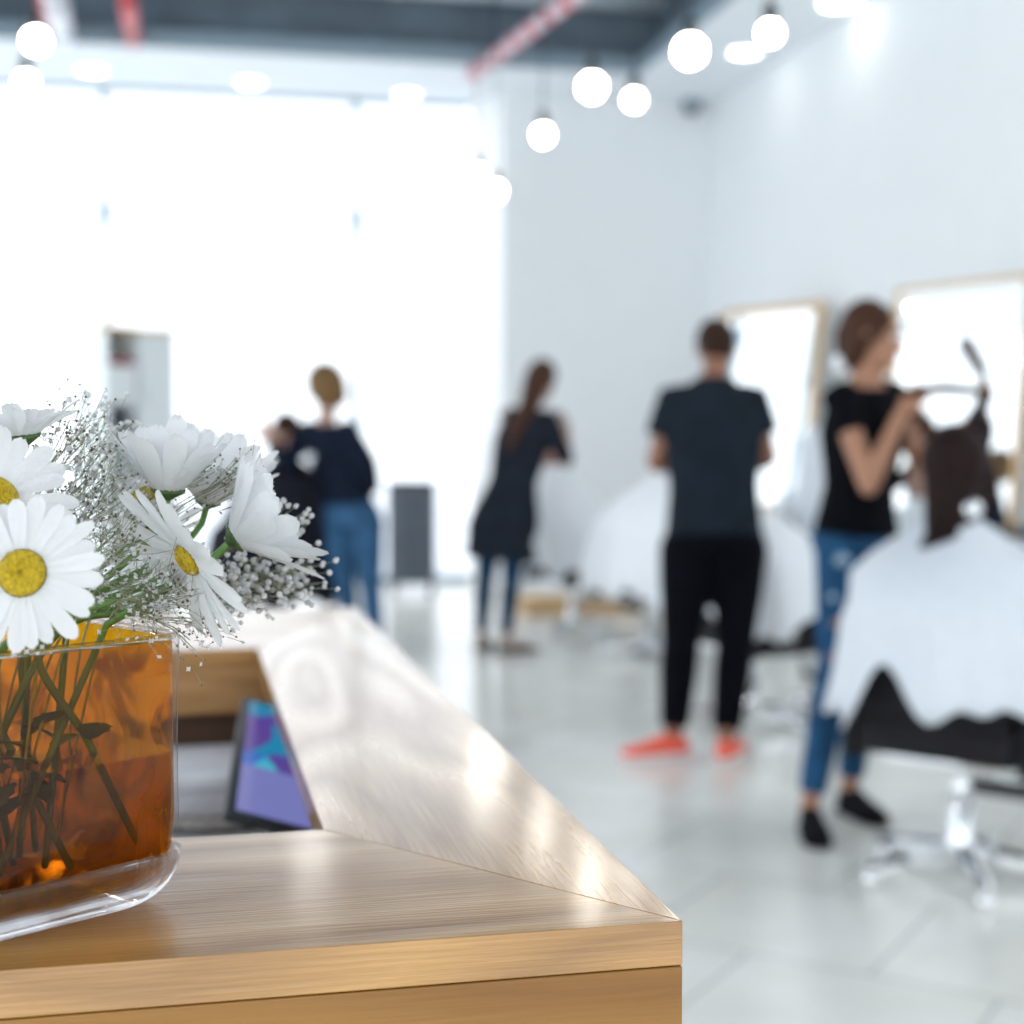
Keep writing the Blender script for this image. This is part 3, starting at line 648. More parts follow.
breath((.2, .6), [(120, 460), (110, 430), (130, 480), (95, 470)], "airy baby's breath sprig behind the raised daisy, facing the cabinet", .86, 7, 150, .3, .0017, .018)
breath((.5, .5), [(198, 458), (205, 470), (212, 465), (190, 470)], "thin baby's breath tip standing between two right daisies", .80, 8, 60, .7, .0013, .008)
breath((.6, .4), [(238, 470), (228, 480), (246, 485), (250, 470)], "baby's breath tip above the leaning right daisy", .82, 9, 80, .7, .0013, .009)
breath((.85, -.4), [(205, 635), (195, 650), (225, 625), (190, 640), (215, 632)], "sparse baby's breath twig hanging over the vase's right corner", .75, 10, 40, .8, .0013, .010)
breath((.1, .2), [(150, 520), (130, 515), (165, 540), (120, 530)], "baby's breath sprig in the shade under the middle daisies", .82, 11, 180, .3, .0016, .016)
breath((-.5, -.7), [(25, 640), (35, 636), (15, 634), (45, 640)], "short baby's breath twig hanging below the large facing daisy", .685, 12, 24, .0, .0013, .006)
breath((-.1, .1), [(40, 480), (50, 500), (30, 520), (60, 540)], "baby's breath sprig behind the large facing daisy", .78, 13, 170, .3, .0017, .018)
# loose green stalks leaning inside the vase, cut ends in the water
def stalk(p_top, p_rim, p_foot, label, r=.0021, leaves=2, seed=0):
    rnd = random.Random(seed); f = bowl(p_foot); pts = spline([p_top, p_rim, p_rim.lerp(f, .5), f], 7)
    root = empty('leafy_stalk', p_top, label, 'stem', 'cut green stalks standing in the vase')
    MB().tube(pts, [r] * len(pts), 8, round_=True).build('stalk', M['stem'], root)
    for k in range(leaves):
        p = pts[int(len(pts) * rnd.uniform(.55, .92))]; dr = V((rnd.uniform(-1, 1), rnd.uniform(-1, 1), rnd.uniform(-.6, .8))).normalized(); side = dr.cross(V((.1, .2, 1))).normalized(); vs = []
        Ls = rnd.uniform(.022, .036)
        for i2 in range(9):
            s = i2 / 8; w = .0075 * math.sin(PI * min(1, s * .93 + .05)) * (1 + .3 * (i2 % 2)); q = p + dr * Ls * s + V((0, 0, -.25 * Ls * s * s))
            for sg in (-1, 0, 1): vs.append(bowl(q + side * w * sg + V((0, 0, .0015 * abs(sg)))))
        MB().add(vs, [(i2 * 3 + j, i2 * 3 + j + 1, i2 * 3 + j + 4, i2 * 3 + j + 3) for i2 in range(8) for j in range(2)]).build('leaf', M['leaf'], root)
stalk(at(168, 575, .78), inside(.15, -.5, HV), inside(.98, -.7, .028), 'green stalk slanting from the vase rim up to the turned daisy', leaves=2, seed=3)
stalk(at(112, 600, .74), inside(-.2, -.6, HV), inside(-.5, -.5, .016), 'upright dark green stalk left of the slanting one', leaves=3, seed=5)
stalk(at(60, 600, .70), inside(-.55, -.7, HV), inside(.2, .3, .016), 'green stalk under the large facing daisy, nearest the middle', leaves=3, seed=8)
stalk(at(150, 610, .80), inside(.6, .1, HV), inside(-.7, .2, .016), 'green stalk slanting down left from the vase right corner', leaves=2, seed=9)
stalk(at(90, 590, .80), inside(-.2, .6, HV), inside(.5, -.3, .016), 'green stalk crossing behind the others in the vase', leaves=3, seed=12)
# ------------------------------------------------------------------ people
def hand(mb, w, d, n, s=1.0, curl=.5, left=1, spread=.0):
    """w wrist, d direction of the fingers, n back-of-hand normal"""
    d = V(d).normalized(); n = (V(n) - d * V(n).dot(d)).normalized(); x = d.cross(n) * left
    mb.ell(w + d * .042 * s, (x * .040 * s, d * .050 * s, n * .015 * s), 14, 10)
    for k, (off, L) in enumerate(((.029, .070), (.010, .078), (-.010, .072), (-.028, .056))):
        b = w + d * .078 * s + x * off * s; p = [w + d * .05 * s + x * off * .8 * s, b]; c = curl * (1 + .1 * k); a = c * .5; q = b
        for seg in (.42, .32, .26):
            dd = d * math.cos(a) - n * math.sin(a) + x * off * 2 * spread; q = q + dd.normalized() * L * seg * s; p.append(q); a += c
        mb.tube(p, [.0095 * s, .009 * s, .0085 * s, .0078 * s, .0065 * s], 8, round_=True)
    t0 = w + d * .022 * s + x * .026 * s; t1 = t0 + (d * .6 + x * .75 - n * .3).normalized() * .036 * s; t2 = t1 + (d * .85 + x * .25 - n * .45).normalized() * .028 * s
    mb.tube([w + d * .012 * s, t0, t1, t2], [.012 * s, .013 * s, .0105 * s, .0085 * s], 8, round_=True)
def frame_of(J):
    lat_h = (J['hipR'] - J['hipL']).normalized(); lat_s = (J['shR'] - J['shL']).normalized(); return lat_h, lat_s
def torso(mb, J, inf=0, lo=-.10, hi=1.0, female=False, bulk=1.0, flare=0, drop=0, collar=True):
    lh, ls = frame_of(J); hp = (J['hipR'] + J['hipL']) / 2; sh = (J['shR'] + J['shL']) / 2
    ax = sh - hp; L = ax.length; up = ax.normalized()
    wS = (J['shR'] - J['shL']).length / 2
    if female: P = [(-.16, .150, .100), (-.06, .172, .118), (.06, .168, .112), (.20, .148, .098), (.38, .122, .088), (.55, .136, .098), (.72, .150, .112), (.84, .150, .100), (.93, wS * .90, .084), (1.0, wS * .72, .070), (1.06, wS * .48, .060), (1.12, .060, .054)]
    else: P = [(-.16, .140, .100), (-.06, .162, .115), (.06, .164, .115), (.20, .158, .108), (.38, .150, .102), (.55, .162, .110), (.72, .176, .120), (.84, wS * .97, .118), (.92, wS * .93, .105), (.99, wS * .80, .088), (1.06, wS * .58, .074), (1.13, wS * .38, .064), (1.18, .062, .056)]
    R = []; 
    for t, a, b in P:
        if t < lo or t > hi: continue
        lat = lh.lerp(ls, max(0, min(1, t))).normalized(); dep = lat.cross(up).normalized(); c = hp + ax * t
        a = a * bulk + inf; b = b * bulk + inf
        if flare and t < .3: a += flare * (.3 - t) * 2; b += flare * (.3 - t) * 1.6
        R.append([c + lat * a * math.copysign(abs(math.cos(u)) ** .85, math.cos(u)) + dep * b * math.sin(u) for u in [2 * PI * k / 24 for k in range(24)]])
    if drop:
        r0 = R[0]; c0 = sum(r0, V((0, 0, 0))) / len(r0)
        R.insert(0, [p + V((0, 0, -drop)) + (p - c0) * (.10 + .05 * math.sin(5 * k)) for k, p in enumerate(r0)])
    mb.rings(R)
def head(mb, c, fd, ud, s=1.0):
    sd = fd.cross(ud).normalized()
    mb.ell(c + ud * .018 * s - fd * .012 * s, (sd * .074 * s, fd * .092 * s, ud * .098 * s), 20, 14)
    mb.ell(c - ud * .045 * s + fd * .026 * s, (sd * .056 * s, fd * .058 * s, ud * .070 * s), 16, 12)
    mb.ell(c - ud * .090 * s + fd * .058 * s, (sd * .024 * s, fd * .020 * s, ud * .018 * s), 10, 8)
    mb.tube([c + fd * .080 * s + ud * .012 * s, c + fd * .102 * s - ud * .022 * s], [.008 * s, .0135 * s], 8, round_=True)
    mb.ell(c + fd * .095 * s - ud * .028 * s, (sd * .017 * s, fd * .012 * s, ud * .009 * s), 8, 6)
    mb.ell(c + fd * .078 * s + ud * .026 * s, (sd * .050 * s, fd * .014 * s, ud * .009 * s), 10, 6)
    mb.ell(c + fd * .078 * s - ud * .058 * s, (sd * .024 * s, fd * .014 * s, ud * .012 * s), 8, 6)
    for g_ in (-1, 1): mb.ell(c + sd * g_ * .077 * s - ud * .012 * s - fd * .004 * s, (sd * .009 * s, fd * .018 * s, ud * .031 * s), 8, 8)
def face_bits(root, c, fd, ud, s, browm):
    sd = fd.cross(ud).normalized()
    for g_ in (-1, 1):
        p = c + fd * .076 * s + ud * .006 * s + sd * g_ * .031 * s
        ey = MB().sph(p, .0115 * s).build('eye', M['eye'], root)
        MB().sph(p + fd * .0060 * s, .0070 * s).build('iris', M['iris'], ey)
        MB().tube([p + ud * .020 * s - sd * .016 * s + fd * .009 * s, p + ud * .024 * s + fd * .013 * s, p + ud * .020 * s + sd * .016 * s + fd * .009 * s], .0032 * s, 6).build('eyebrow', browm, root)
    MB().ell(c + fd * .088 * s - ud * .056 * s, (sd * .022 * s, fd * .008 * s, ud * .0045 * s), 12, 8).build('upper_lip', M['lip'], root)
    MB().ell(c + fd * .086 * s - ud * .065 * s, (sd * .018 * s, fd * .008 * s, ud * .0055 * s), 12, 8).build('lower_lip', M['lip'], root)
def body(root, J, skin, female=False, s=1.0, vox=.010, hands=(.5, .5), feet=True):
    mb = MB(); torso(mb, J, -.006, female=female, hi=2)
    sh = (J['shR'] + J['shL']) / 2; c = J['head']; fd = J['face'].normalized(); ud = (J['hup'] - fd * J['hup'].dot(fd)).normalized()
    mb.tube([sh + V((0, 0, -.03)), sh.lerp(c, .35), c - ud * .05 * s - fd * .015], [.062 * s, .052 * s, .050 * s], 14, round_=True)
    head(mb, c, fd, ud, s)
    k = .88 if female else 1.08
    for q, sg in (('R', 1), ('L', -1)):
        a, b, w, h = J['sh' + q], J['el' + q], J['wr' + q], J['ha' + q]
        mb.tube([a, a.lerp(b, .4), b], [.050 * k * s, .044 * k * s, .035 * k * s], 12, round_=True)
        mb.tube([b, b.lerp(w, .35), w], [.036 * k * s, .037 * k * s, .025 * k * s], 12, round_=True)
        d = (h - w).normalized(); n = J.get('hn' + q, V((0, 0, 1)))
        hand(mb, w, d, n, .95 * s if female else 1.05 * s, hands[0] if q == 'R' else hands[1], sg)
        hp, kn, an, to = J['hip' + q], J['kn' + q], J['an' + q], J['to' + q]
        mb.tube([hp, hp.lerp(kn, .45), kn], [.085 * k * s, .072 * k * s, .050 * k * s], 14, round_=True)
        mb.tube([kn, kn.lerp(an, .33), an], [.050 * k * s, .052 * k * s, .034 * k * s], 12, round_=True)
        fdn = (to - an); fdn.z = 0; fdn.normalize()
        he = V((an.x, an.y, to.z)) - fdn * .03 * s
        mb.tube([he + fdn * .01, he + fdn * .10 * s + V((0, 0, .012)), to + V((0, 0, .004))], [.024 * s, .027 * s, .014 * s], 10, round_=True)
        mb.tube([an, he + fdn * .03 + V((0, 0, .02))], [.033 * s, .028 * s], 10, round_=True)
    o = mb.build('body', skin, root, voxel=vox, sm=3)
    face_bits(root, c, fd, ud, s, M['hair_short'])
    return o
def trousers(root, J, m, inf=.016, end=1.0, name='trousers', female=False, taper=1.0, vox=.012, waist=.22):
    mb = MB(); torso(mb, J, inf + .002, hi=waist, female=female); k = .88 if female else 1.08
    for q in 'RL':
        hp, kn, an = J['hip' + q], J['kn' + q], J['an' + q]; e = kn.lerp(an, end)
        mb.tube([hp, hp.lerp(kn, .12), hp.lerp(kn, .5), kn], [.084 * k + inf, .088 * k + inf, .073 * k + inf, .054 * k + inf * taper], 16)
        mb.tube([kn + (hp - kn).normalized() * .02, kn, kn.lerp(e, .35), e], [.052 * k + inf * taper, .053 * k + inf * taper, .053 * k + inf * taper, .037 * k + inf * taper], 16)
    return mb.build(name, m, root, voxel=vox, sm=3)
def shoe(root, J, q, m, ms=None, s=1.0, lift=0):
    an, to = J['an' + q], J['to' + q]; fd = to - an; fd.z = 0; fd.normalize(); sd = fd.cross(UP); z0 = to.z - .024 * s + lift
    he = V((an.x, an.y, z0)) - fd * .055 * s; L = 0.265 * s; R = []
    for t, w, h in ((0, .020, .045), (.06, .030, .070), (.18, .036, .085), (.34, .038, .083), (.5, .043, .062), (.68, .048, .048), (.85, .044, .038), (.95, .030, .030), (1.0, .012, .020)):
        c = he + fd * L * t; R.append([c + sd * w * s * math.copysign(abs(math.cos(u)) ** .7, math.cos(u)) + UP * (h * s * (.5 + .5 * math.sin(u)) + .012 * s) for u in [2 * PI * k / 16 for k in range(16)]])
    o = MB().rings(R).build('shoe', m, root)
    R2 = [[V((p.x, p.y, z0 + zz * s)) + (p - (he + fd * L * t)).dot(sd) * sd * .06 for p in r] for r, t in ((R[0], 0),) for zz in (0,)]
    sole = []
    for zz, e_ in ((0, .98), (.002, 1.05), (.018, 1.08), (.020, 1.0)):
        pts = []
        for sg in (1, -1):
            seq = ((0, .020), (.06, .030), (.18, .036), (.34, .038), (.5, .043), (.68, .048), (.85, .044), (.95, .030), (1.0, .012))
            for t, w in (seq if sg > 0 else seq[::-1]): pts.append(he + fd * (L * ((t - .5) * e_ + .5)) + sd * sg * w * s * e_ + UP * zz * s)
        sole.append(pts)
    MB().rings(sole).build('sole', ms or M['blackp'], o)
    return o
def sleeves(mb, J, inf, upto, female, lower=0):
    k = .88 if female else 1.08
    for q in 'RL':
        a, b, w = J['sh' + q], J['el' + q], J['wr' + q]; e = a.lerp(b, min(1, upto))
        ins = ((J['shR'] + J['shL']) / 2 - a) * .25
        mb.tube([a + ins, a, a.lerp(e, .6), e], [(.056 if female else .045) * k + inf * .6, (.056 if female else .050) * k + inf * .7, .047 * k + inf, .043 * k + inf * 1.2], 16)
        if lower:
            e2 = b.lerp(w, lower); mb.tube([a.lerp(b, .9), b, b.lerp(e2, .4), e2], [.038 * k + inf, .039 * k + inf, .037 * k + inf, .028 * k + inf], 16, round_=False)
def hair_cap(root, J, m, s=1.0, th=.014, back=.0, name='hair', extra=None, low=.0, vox=.008):
    c = J['head']; fd = J['face'].normalized(); ud = (J['hup'] - fd * J['hup'].dot(fd)).normalized(); sd = fd.cross(ud)
    mb = MB()
    mb.ell(c + ud * (.030 * s) - fd * (.026 * s), (sd * (.076 * s + th), fd * (.086 * s + th * .7), ud * (.092 * s + th)), 20, 14)
    mb.ell(c - ud * (.028 + low) * s - fd * .046 * s, (sd * (.064 * s + th), fd * (.045 * s + th), ud * (.060 * s + th)), 16, 12)
    if extra: extra(mb, c, fd, ud, sd)
    return mb.build(name, m, root, voxel=vox, sm=2)
# ---- the woman in the black top (right)
def person_root(J, label, group=None):
    for q in 'RL':
        d = J['to' + q] - J['an' + q]; d.z = 0; J['to' + q] = V((J['an' + q].x, J['an' + q].y, .028)) + d.normalized() * .15
    g = (J['anR'] + J['anL']) / 2; return empty('person', V((g.x, g.y, 0)), label, 'person', group)
J = {}
J['toR'] = onz(821, 843, .028); J['toL'] = onz(864, 812, .028)
J['anR'] = at(810, 792, 4.70); J['anL'] = at(850, 776, 4.95)
for q in 'RL': J['an' + q].z = .10
J['hipR'] = at(843, 542, 4.84); J['hipL'] = at(868, 540, 4.99)
J['knR'] = at(836, 668, 4.76); J['knL'] = at(864, 662, 4.93)
J['shR'] = at(839, 397, 4.72); J['shL'] = at(891, 394, 4.97)
J['elR'] = at(869, 486, 4.58); J['wrR'] = at(903, 409, 4.60); J['haR'] = at(926, 386, 4.62)
J['elL'] = at(920, 466, 4.86); J['wrL'] = at(980, 414, 4.74); J['haL'] = at(990, 388, 4.70)
J['hnR'] = -FW; J['hnL'] = RT
J['head'] = at(872, 337, 4.83); J['face'] = RT * .93 - FW * .32 - UP * .16; J['hup'] = UP + RT * .1
root = person_root(J, 'woman stylist in black tee and ripped jeans holding a lock of hair')
body(root, J, M['skin'], True, .98, .0075, (.75, .7))
mb = MB(); torso(mb, J, .014, lo=.0, hi=1.10, female=True); sleeves(mb, J, .010, .42, True)
mb.build('tee_shirt', M['blacktee'], root, voxel=.010, sm=3)
o = trousers(root, J, M['denim_l'], .012, .93, 'jeans', True, waist=.12)
kn = J['knR']; nz_ = (-FW * .85 + RT * .35).normalized()
for (p, q, r, mm_) in ((829, 597, .020, 'denim_p'), (835, 622, .024, 'skin2'), (834, 655, .030, 'skin2'), (834, 688, .034, 'denim_p'), (842, 560, .030, 'denim_p')):
    t = at(p, q, 4.76); 
    hp = J['hipR']; kk = J['knR']; an = J['anR']
    seg = (hp, kk) if t.z > kk.z else (kk, an); u = (t.z - seg[0].z) / (seg[1].z - seg[0].z); ax = seg[0].lerp(seg[1], u)
    rad = (.088 - .030 * u if seg[0] is hp else .060 - .012 * u)
    nn_ = (-FW + RT * ((t - ax).dot(RT) / rad) * .8).normalized()
    MB().ell(ax + nn_ * (rad - .002), (RT * r, UP * r * .75, nn_ * .008), 14, 8).build('worn_patch' if mm_ == 'denim_p' else 'torn_hole', M[mm_], o, label='pale worn patch' if mm_ == 'denim_p' else 'skin showing in torn hole')
for q in 'RL': shoe(root, J, q, M['shoe_black'], M['shoe_black'], .93)
def wavy(mb, c, fd, ud, sd):
    mb.ell(c - fd * .075 - ud * .005, (sd * .05, fd * .045, ud * .065), 14, 10)
    mb.ell(c - ud * .035 - fd * .040, (sd * .080, fd * .055, ud * .085), 14, 10)
    for g_ in (-1, 1): mb.tube([c + ud * .085 + fd * .03 + sd * g_ * .03, c + fd * .045 + ud * .05 + sd * g_ * .068, c + fd * .01 - ud * .01 + sd * g_ * .084, c - ud * .05 - fd * .03 + sd * g_ * .078], [.02, .022, .02, .016], 8, round_=True)
    mb.tube([c - fd * .08 - ud * .04, c - fd * .085 - ud * .085, c - fd * .075 - ud * .12], [.032, .026, .014], 8, round_=True)
hair_cap(root, J, M['hair_chest'], .95, .007, extra=wavy)
_f2 = J['face'].normalized(); _u2 = (J['hup'] - _f2 * J['hup'].dot(_f2)).normalized()
MB().tube([J['head'] - _f2 * .080 - _u2 * .080, J['head'] - _f2 * .082 - _u2 * .105], .030, 16, round_=True).build('hair_tie', mat('white_hair_tie', (.85, .88, .92), .4), root)
# the comb in her raised hand and the lock she draws out
hb = J['haL']
e = empty('hair_brush', hb, 'dark round hairbrush raised in the left hand of the ripped jeans woman', 'hairbrush')
p0, p1, p2 = at(992, 396, 4.69), at(982, 372, 4.66), at(966, 344, 4.64)
MB().tube([p0, p1], [.009, .011], 10, round_=True).build('handle', M['blackp'], e)
mb = MB(); mb.tube([p1, p1.lerp(p2, .3), p2], [.014, .018, .024], 14, round_=True)
for k in range(60):
    t = (k + .5) / 60; a = k * 2.4; ax = (p2 - p1).normalized(); x = ax.orthogonal().normalized(); y = ax.cross(x); b0 = p1.lerp(p2, t); n_ = x * math.cos(a) + y * math.sin(a); mb.tube([b0, b0 + n_ * .032], .0018, 4)
mb.build('bristle_head', mat('brush_grey_brown', (.16, .14, .15), .6), e)
# ---- the man in the middle
J = {}
J['toL'] = onz(655, 756, .028) ; J['toR'] = onz(722, 763, .028)
J['anL'] = at(674, 726, 5.84); J['anR'] = at(726, 724, 5.76)
J['toL'] = J['anL'] + (-RT * .90 - FW * .25).normalized() * .15; J['toR'] = J['anR'] + (RT * .10 - FW * .9 ).normalized() * .0 + (RT * .35 + FW * .9).normalized() * .15
for q in 'RL': J['an' + q].z = .10; J['to' + q].z = .028
J['hipL'] = at(690, 540, 5.92); J['hipR'] = at(738, 540, 5.92)
J['knL'] = at(681, 640, 5.86); J['knR'] = at(736, 640, 5.88)
J['shL'] = at(674, 398, 6.03); J['shR'] = at(752, 398, 6.03)
J['elL'] = at(656, 462, 6.02); J['wrL'] = at(684, 466, 6.25); J['haL'] = at(700, 458, 6.34)
J['elR'] = at(768, 458, 6.03); J['wrR'] = at(745, 468, 6.26); J['haR'] = at(728, 460, 6.34)
J['hnL'] = UP - RT * .4; J['hnR'] = UP + RT * .4
J['head'] = at(716, 350, 6.17); J['face'] = FW * .75 - UP * .75; J['hup'] = UP * .7 + FW * .7
root = person_root(J, 'man in charcoal tee, black trousers and coral shoes with back to camera')
body(root, J, M['skin2'], False, 1.0, .009)
mb = MB(); torso(mb, J, .024, lo=-.0, hi=1.16, bulk=1.02, drop=.03); sleeves(mb, J, .022, .62, False)
mb.build('tee_shirt', M['tee'], root, voxel=.011, sm=3)
trousers(root, J, M['trouser'], .024, .93, 'trousers', False, taper=.75)
for q in 'RL': shoe(root, J, q, M['orange'], M['sole'], 1.05)
hair_cap(root, J, M['hair_short'], 1.0, .008)
c = J['wrL'].lerp(J['elL'], .15); ax = (J['elL'] - J['wrL']).normalized()
w_ = MB().tube([c - ax * .012, c + ax * .012], .036, 16).build('wristwatch', M['chrome'], root)
# ---- far woman in tunic
J = {}
J['anL'] = at(481, 634, 8.85); J['anR'] = at(506, 638, 8.75)
for q in 'RL': J['an' + q].z = .10
J['toL'] = J['anL'] + (RT * .2 + FW * .8).normalized() * .14; J['toR'] = J['anR'] + (RT * .8 + FW * .3).normalized() * .14
for q in 'RL': J['to' + q].z = .028
J['hipL'] = at(492, 520, 8.75); J['hipR'] = at(516, 522, 8.70)
J['knL'] = at(485, 580, 8.75); J['knR'] = at(511, 584, 8.68)
J['shL'] = at(508, 414, 8.85); J['shR'] = at(549, 418, 8.72)
J['elR'] = at(566, 462, 8.70); J['wrR'] = at(566, 424, 8.80); J['haR'] = at(560, 412, 8.86)
J['elL'] = at(522, 452, 9.02); J['wrL'] = at(554, 440, 9.08); J['haL'] = at(566, 436, 9.1)
J['head'] = at(543, 381, 8.85); J['face'] = RT * .45 + FW * .8 - UP * .3; J['hup'] = UP
J['hnR'] = RT; J['hnL'] = UP
root = person_root(J, 'far woman in dark grey tunic and blue leggings with long brown hair')
body(root, J, M['skin3'], True, .95, .010)
mb = MB(); torso(mb, J, .022, lo=-.2, hi=1.10, female=True, flare=.03, drop=.13); sleeves(mb, J, .012, 1.0, True, .35)
mb.build('tunic', M['tunic'], root, voxel=.012, sm=3)
trousers(root, J, M['denim_d'], .007, .92, 'leggings', True, waist=.06)
for q in 'RL': shoe(root, J, q, mat('taupe_shoe_' + q, (.33, .27, .22), .6), M['blackp'], .92)
def longhair(mb, c, fd, ud, sd):
    pts = [c + ud * .02 - fd * .05, c - fd * .085 - ud * .06, at(528, 408, 8.72), at(516, 428, 8.66), at(508, 448, 8.64)]
    mb.tube(pts, [.085, .075, .06, .045, .022], 12, round_=True)
hair_cap(root, J, M['hair_chest'], .95, .014, extra=longhair)
# ---- blonde woman at left
J = {}
J['anL'] = at(352, 640, 8.5); J['anR'] = at(376, 642, 8.4)
for q in 'RL': J['an' + q].z = .10
J['toL'] = J['anL'] + (-RT * .75 + FW * .6).normalized() * .14; J['toR'] = J['anR'] + (-RT * .5 + FW * .8).normalized() * .14
for q in 'RL': J['to' + q].z = .028
J['hipL'] = at(338, 520, 8.55); J['hipR'] = at(366, 520, 8.45)
J['knL'] = at(345, 585, 8.5); J['knR'] = at(371, 588, 8.42)
J['shL'] = at(309, 429, 8.58); J['shR'] = at(347, 429, 8.48)
J['elR'] = at(369, 465, 8.38); J['wrR'] = at(374, 490, 8.52); J['haR'] = at(366, 500, 8.6)
J['elL'] = at(287, 464, 8.45); J['wrL'] = at(270, 442, 8.36); J['haL'] = at(266, 432, 8.34)
J['head'] = at(325, 391, 8.5); J['face'] = -RT * .65 + FW * .6 - UP * .35; J['hup'] = UP - RT * .1
J['hnR'] = RT; J['hnL'] = -FW
root = person_root(J, 'woman with short dark blond hair, navy jumper and blue jeans at left')
body(root, J, M['skin3'], True, .95, .010)
mb = MB(); torso(mb, J, .020, lo=.05, hi=1.09, female=True, bulk=1.0); sleeves(mb, J, .016, 1.0, True, .95)
mb.build('jumper', M['navy'], root, voxel=.012, sm=3)
o = trousers(root, J, M['denim'], .024, .95, 'jeans', True, waist=.22, taper=.6)
for q in 'RL': shoe(root, J, q, M['shoe_black'], M['shoe_black'], .92)
def bun(mb, c, fd, ud, sd): mb.ell(c - fd * .07 + ud * .06, (sd * .05, fd * .045, ud * .04), 12, 8); mb.ell(c - fd * .02 - ud * .03, (sd * .088, fd * .07, ud * .06), 12, 8)
hair_cap(root, J, M['hair_blond'], 1.05, .034, extra=bun)
# ------------------------------------------------------------------ salon chairs
def make_chair():
    """facing +Y, origin on the floor under the column"""
    r = empty('salon_chair', V((0, 0, 0)), 'x', 'salon chair')
    MB().box(-.255, .255, -.25, .27, .40, .53).build('seat', M['blackv'], r, bevel=.025)
    b = MB(); R = []
    for z, y, w in ((.50, -.235, .24), (.58, -.243, .25), (.66, -.25, .25), (.73, -.252, .235), (.76, -.253, .20)):
        R.append([V((w * math.copysign(abs(math.cos(t)) ** .35, math.cos(t)), y - .035 * math.copysign(abs(math.sin(t)) ** .5, math.sin(t)) - .03 * (1 - math.cos(t) ** 2) * 0, z)) for t in [2 * PI * k / 28 for k in range(28)]])
    b.rings(R).build('backrest', M['blackv'], r)
    for s in (-1, 1):
        a = MB(); a.box(s * .262 - .022 * (s < 0) * 1 - .0, s * .262 + .022 + (.0), -.26, .26, .385, .66) if False else a.obox((s * .285, -.02, .51), (.025, 0, 0), (0, .225, 0), (0, 0, .135))
        ar = a.build('armrest', M['blackv'], r, bevel=.02)
        MB().disc((s * .311, .0, .47), (s, 0, 0), .030, .008).build('side_bolt', M['chrome'], ar)
    MB().obox((0, 0, .387), (.20, 0, 0), (0, .20, 0), (0, 0, .012)).build('seat_plate', M['chrome'], r, bevel=.004)
    MB().lathe((0, 0, 0), [(.055, .085), (.050, .11), (.040, .12), (.040, .25), (.028, .255), (.028, .372), (.07, .376)], 24).build('hydraulic_column', M['chrome'], r)
    for k in range(5):
        a = 2 * PI * k / 5 + .3; d = V((math.cos(a), math.sin(a), 0)); s = V((-math.sin(a), math.cos(a), 0))
        R = [[d * q + s * w * u + V((0, 0, z0 + h * v)) for u, v in ((-1, 0), (1, 0), (1, .7), (.5, 1), (-.5, 1), (-1, .7))] for q, w, z0, h in ((.02, .030, .06, .055), (.15, .026, .05, .045), (.31, .020, .035, .030), (.345, .012, .035, .020))]
        lg = MB().rings(R).build('base_leg', M['chrome'], r, smooth='auto')
        MB().lathe(d * .32, [(.024, 0.0005), (.03, .006), (.03, .02), (.012, .036)], 16).build('foot_glide', M['chrome'], lg)
    f = MB(); f.tube(spline([(-.17, .20, .39), (-.18, .36, .36), (-.18, .50, .20), (-.17, .54, .16)], 6), .013, 10); f.tube(spline([(.17, .20, .39), (.18, .36, .36), (.18, .50, .20), (.17, .54, .16)], 6), .013, 10); f.tube([(-.17, .54, .16), (.17, .54, .16)], .013, 10)
    fr = f.build('footrest_frame', M['chrome'], r)
    MB().obox((0, .50, .178), (.16, 0, 0), (0, .055, -.03), (0, .006, .012)).build('footrest_pad', M['blackp'], fr, bevel=.004)
    lv = MB().tube([(.03, -.03, .35), (.22, -.16, .36), (.30, -.20, .38)], .009, 8).build('pump_lever', M['chrome'], r)
    MB().sph((.31, -.205, .385), .02).build('knob', M['blackp'], lv)
    return r
proto = make_chair()
def face_rot(ang_cam):                       # angle (deg) to the right of camera forward
    return -(TH + math.radians(ang_cam))
CH_GROUP = 'black salon chairs on chrome bases'
chairs = {}
def put_chair(key, pos, ang, label, first=False):
    o = proto if first else copy_tree(proto)
    o.location = (pos.x, pos.y, 0); o.rotation_euler = (0, 0, face_rot(ang)); o.scale = (.88, .88, .92); o['label'] = label; o['group'] = CH_GROUP; chairs[key] = (V((pos.x, pos.y, 0)), ang); return o
posA = cf((966 - 512) / F * 4.24, 4.24, 0); posB = cf((752 - 512) / F * 6.5, 6.5, 0); posC = cf((650 - 512) / F * 8.6, 8.6, 0)
posD = cf((574 - 512) / F * 9.55, 9.55, 0); posE = cf((276 - 512) / F * 8.75, 8.75, 0)
put_chair('A', posA, 38, 'black salon chair with chrome star base, nearest at right', True)
put_chair('B', posB, 62, 'black salon chair behind the man in coral shoes')
put_chair('C', posC, 62, 'black salon chair left of the man, under a white caped client')
put_chair('D', posD, 62, 'black salon chair beside the far woman in the grey tunic')
put_chair('E', posE, -40, 'black salon chair at left under the client in a dark cape')
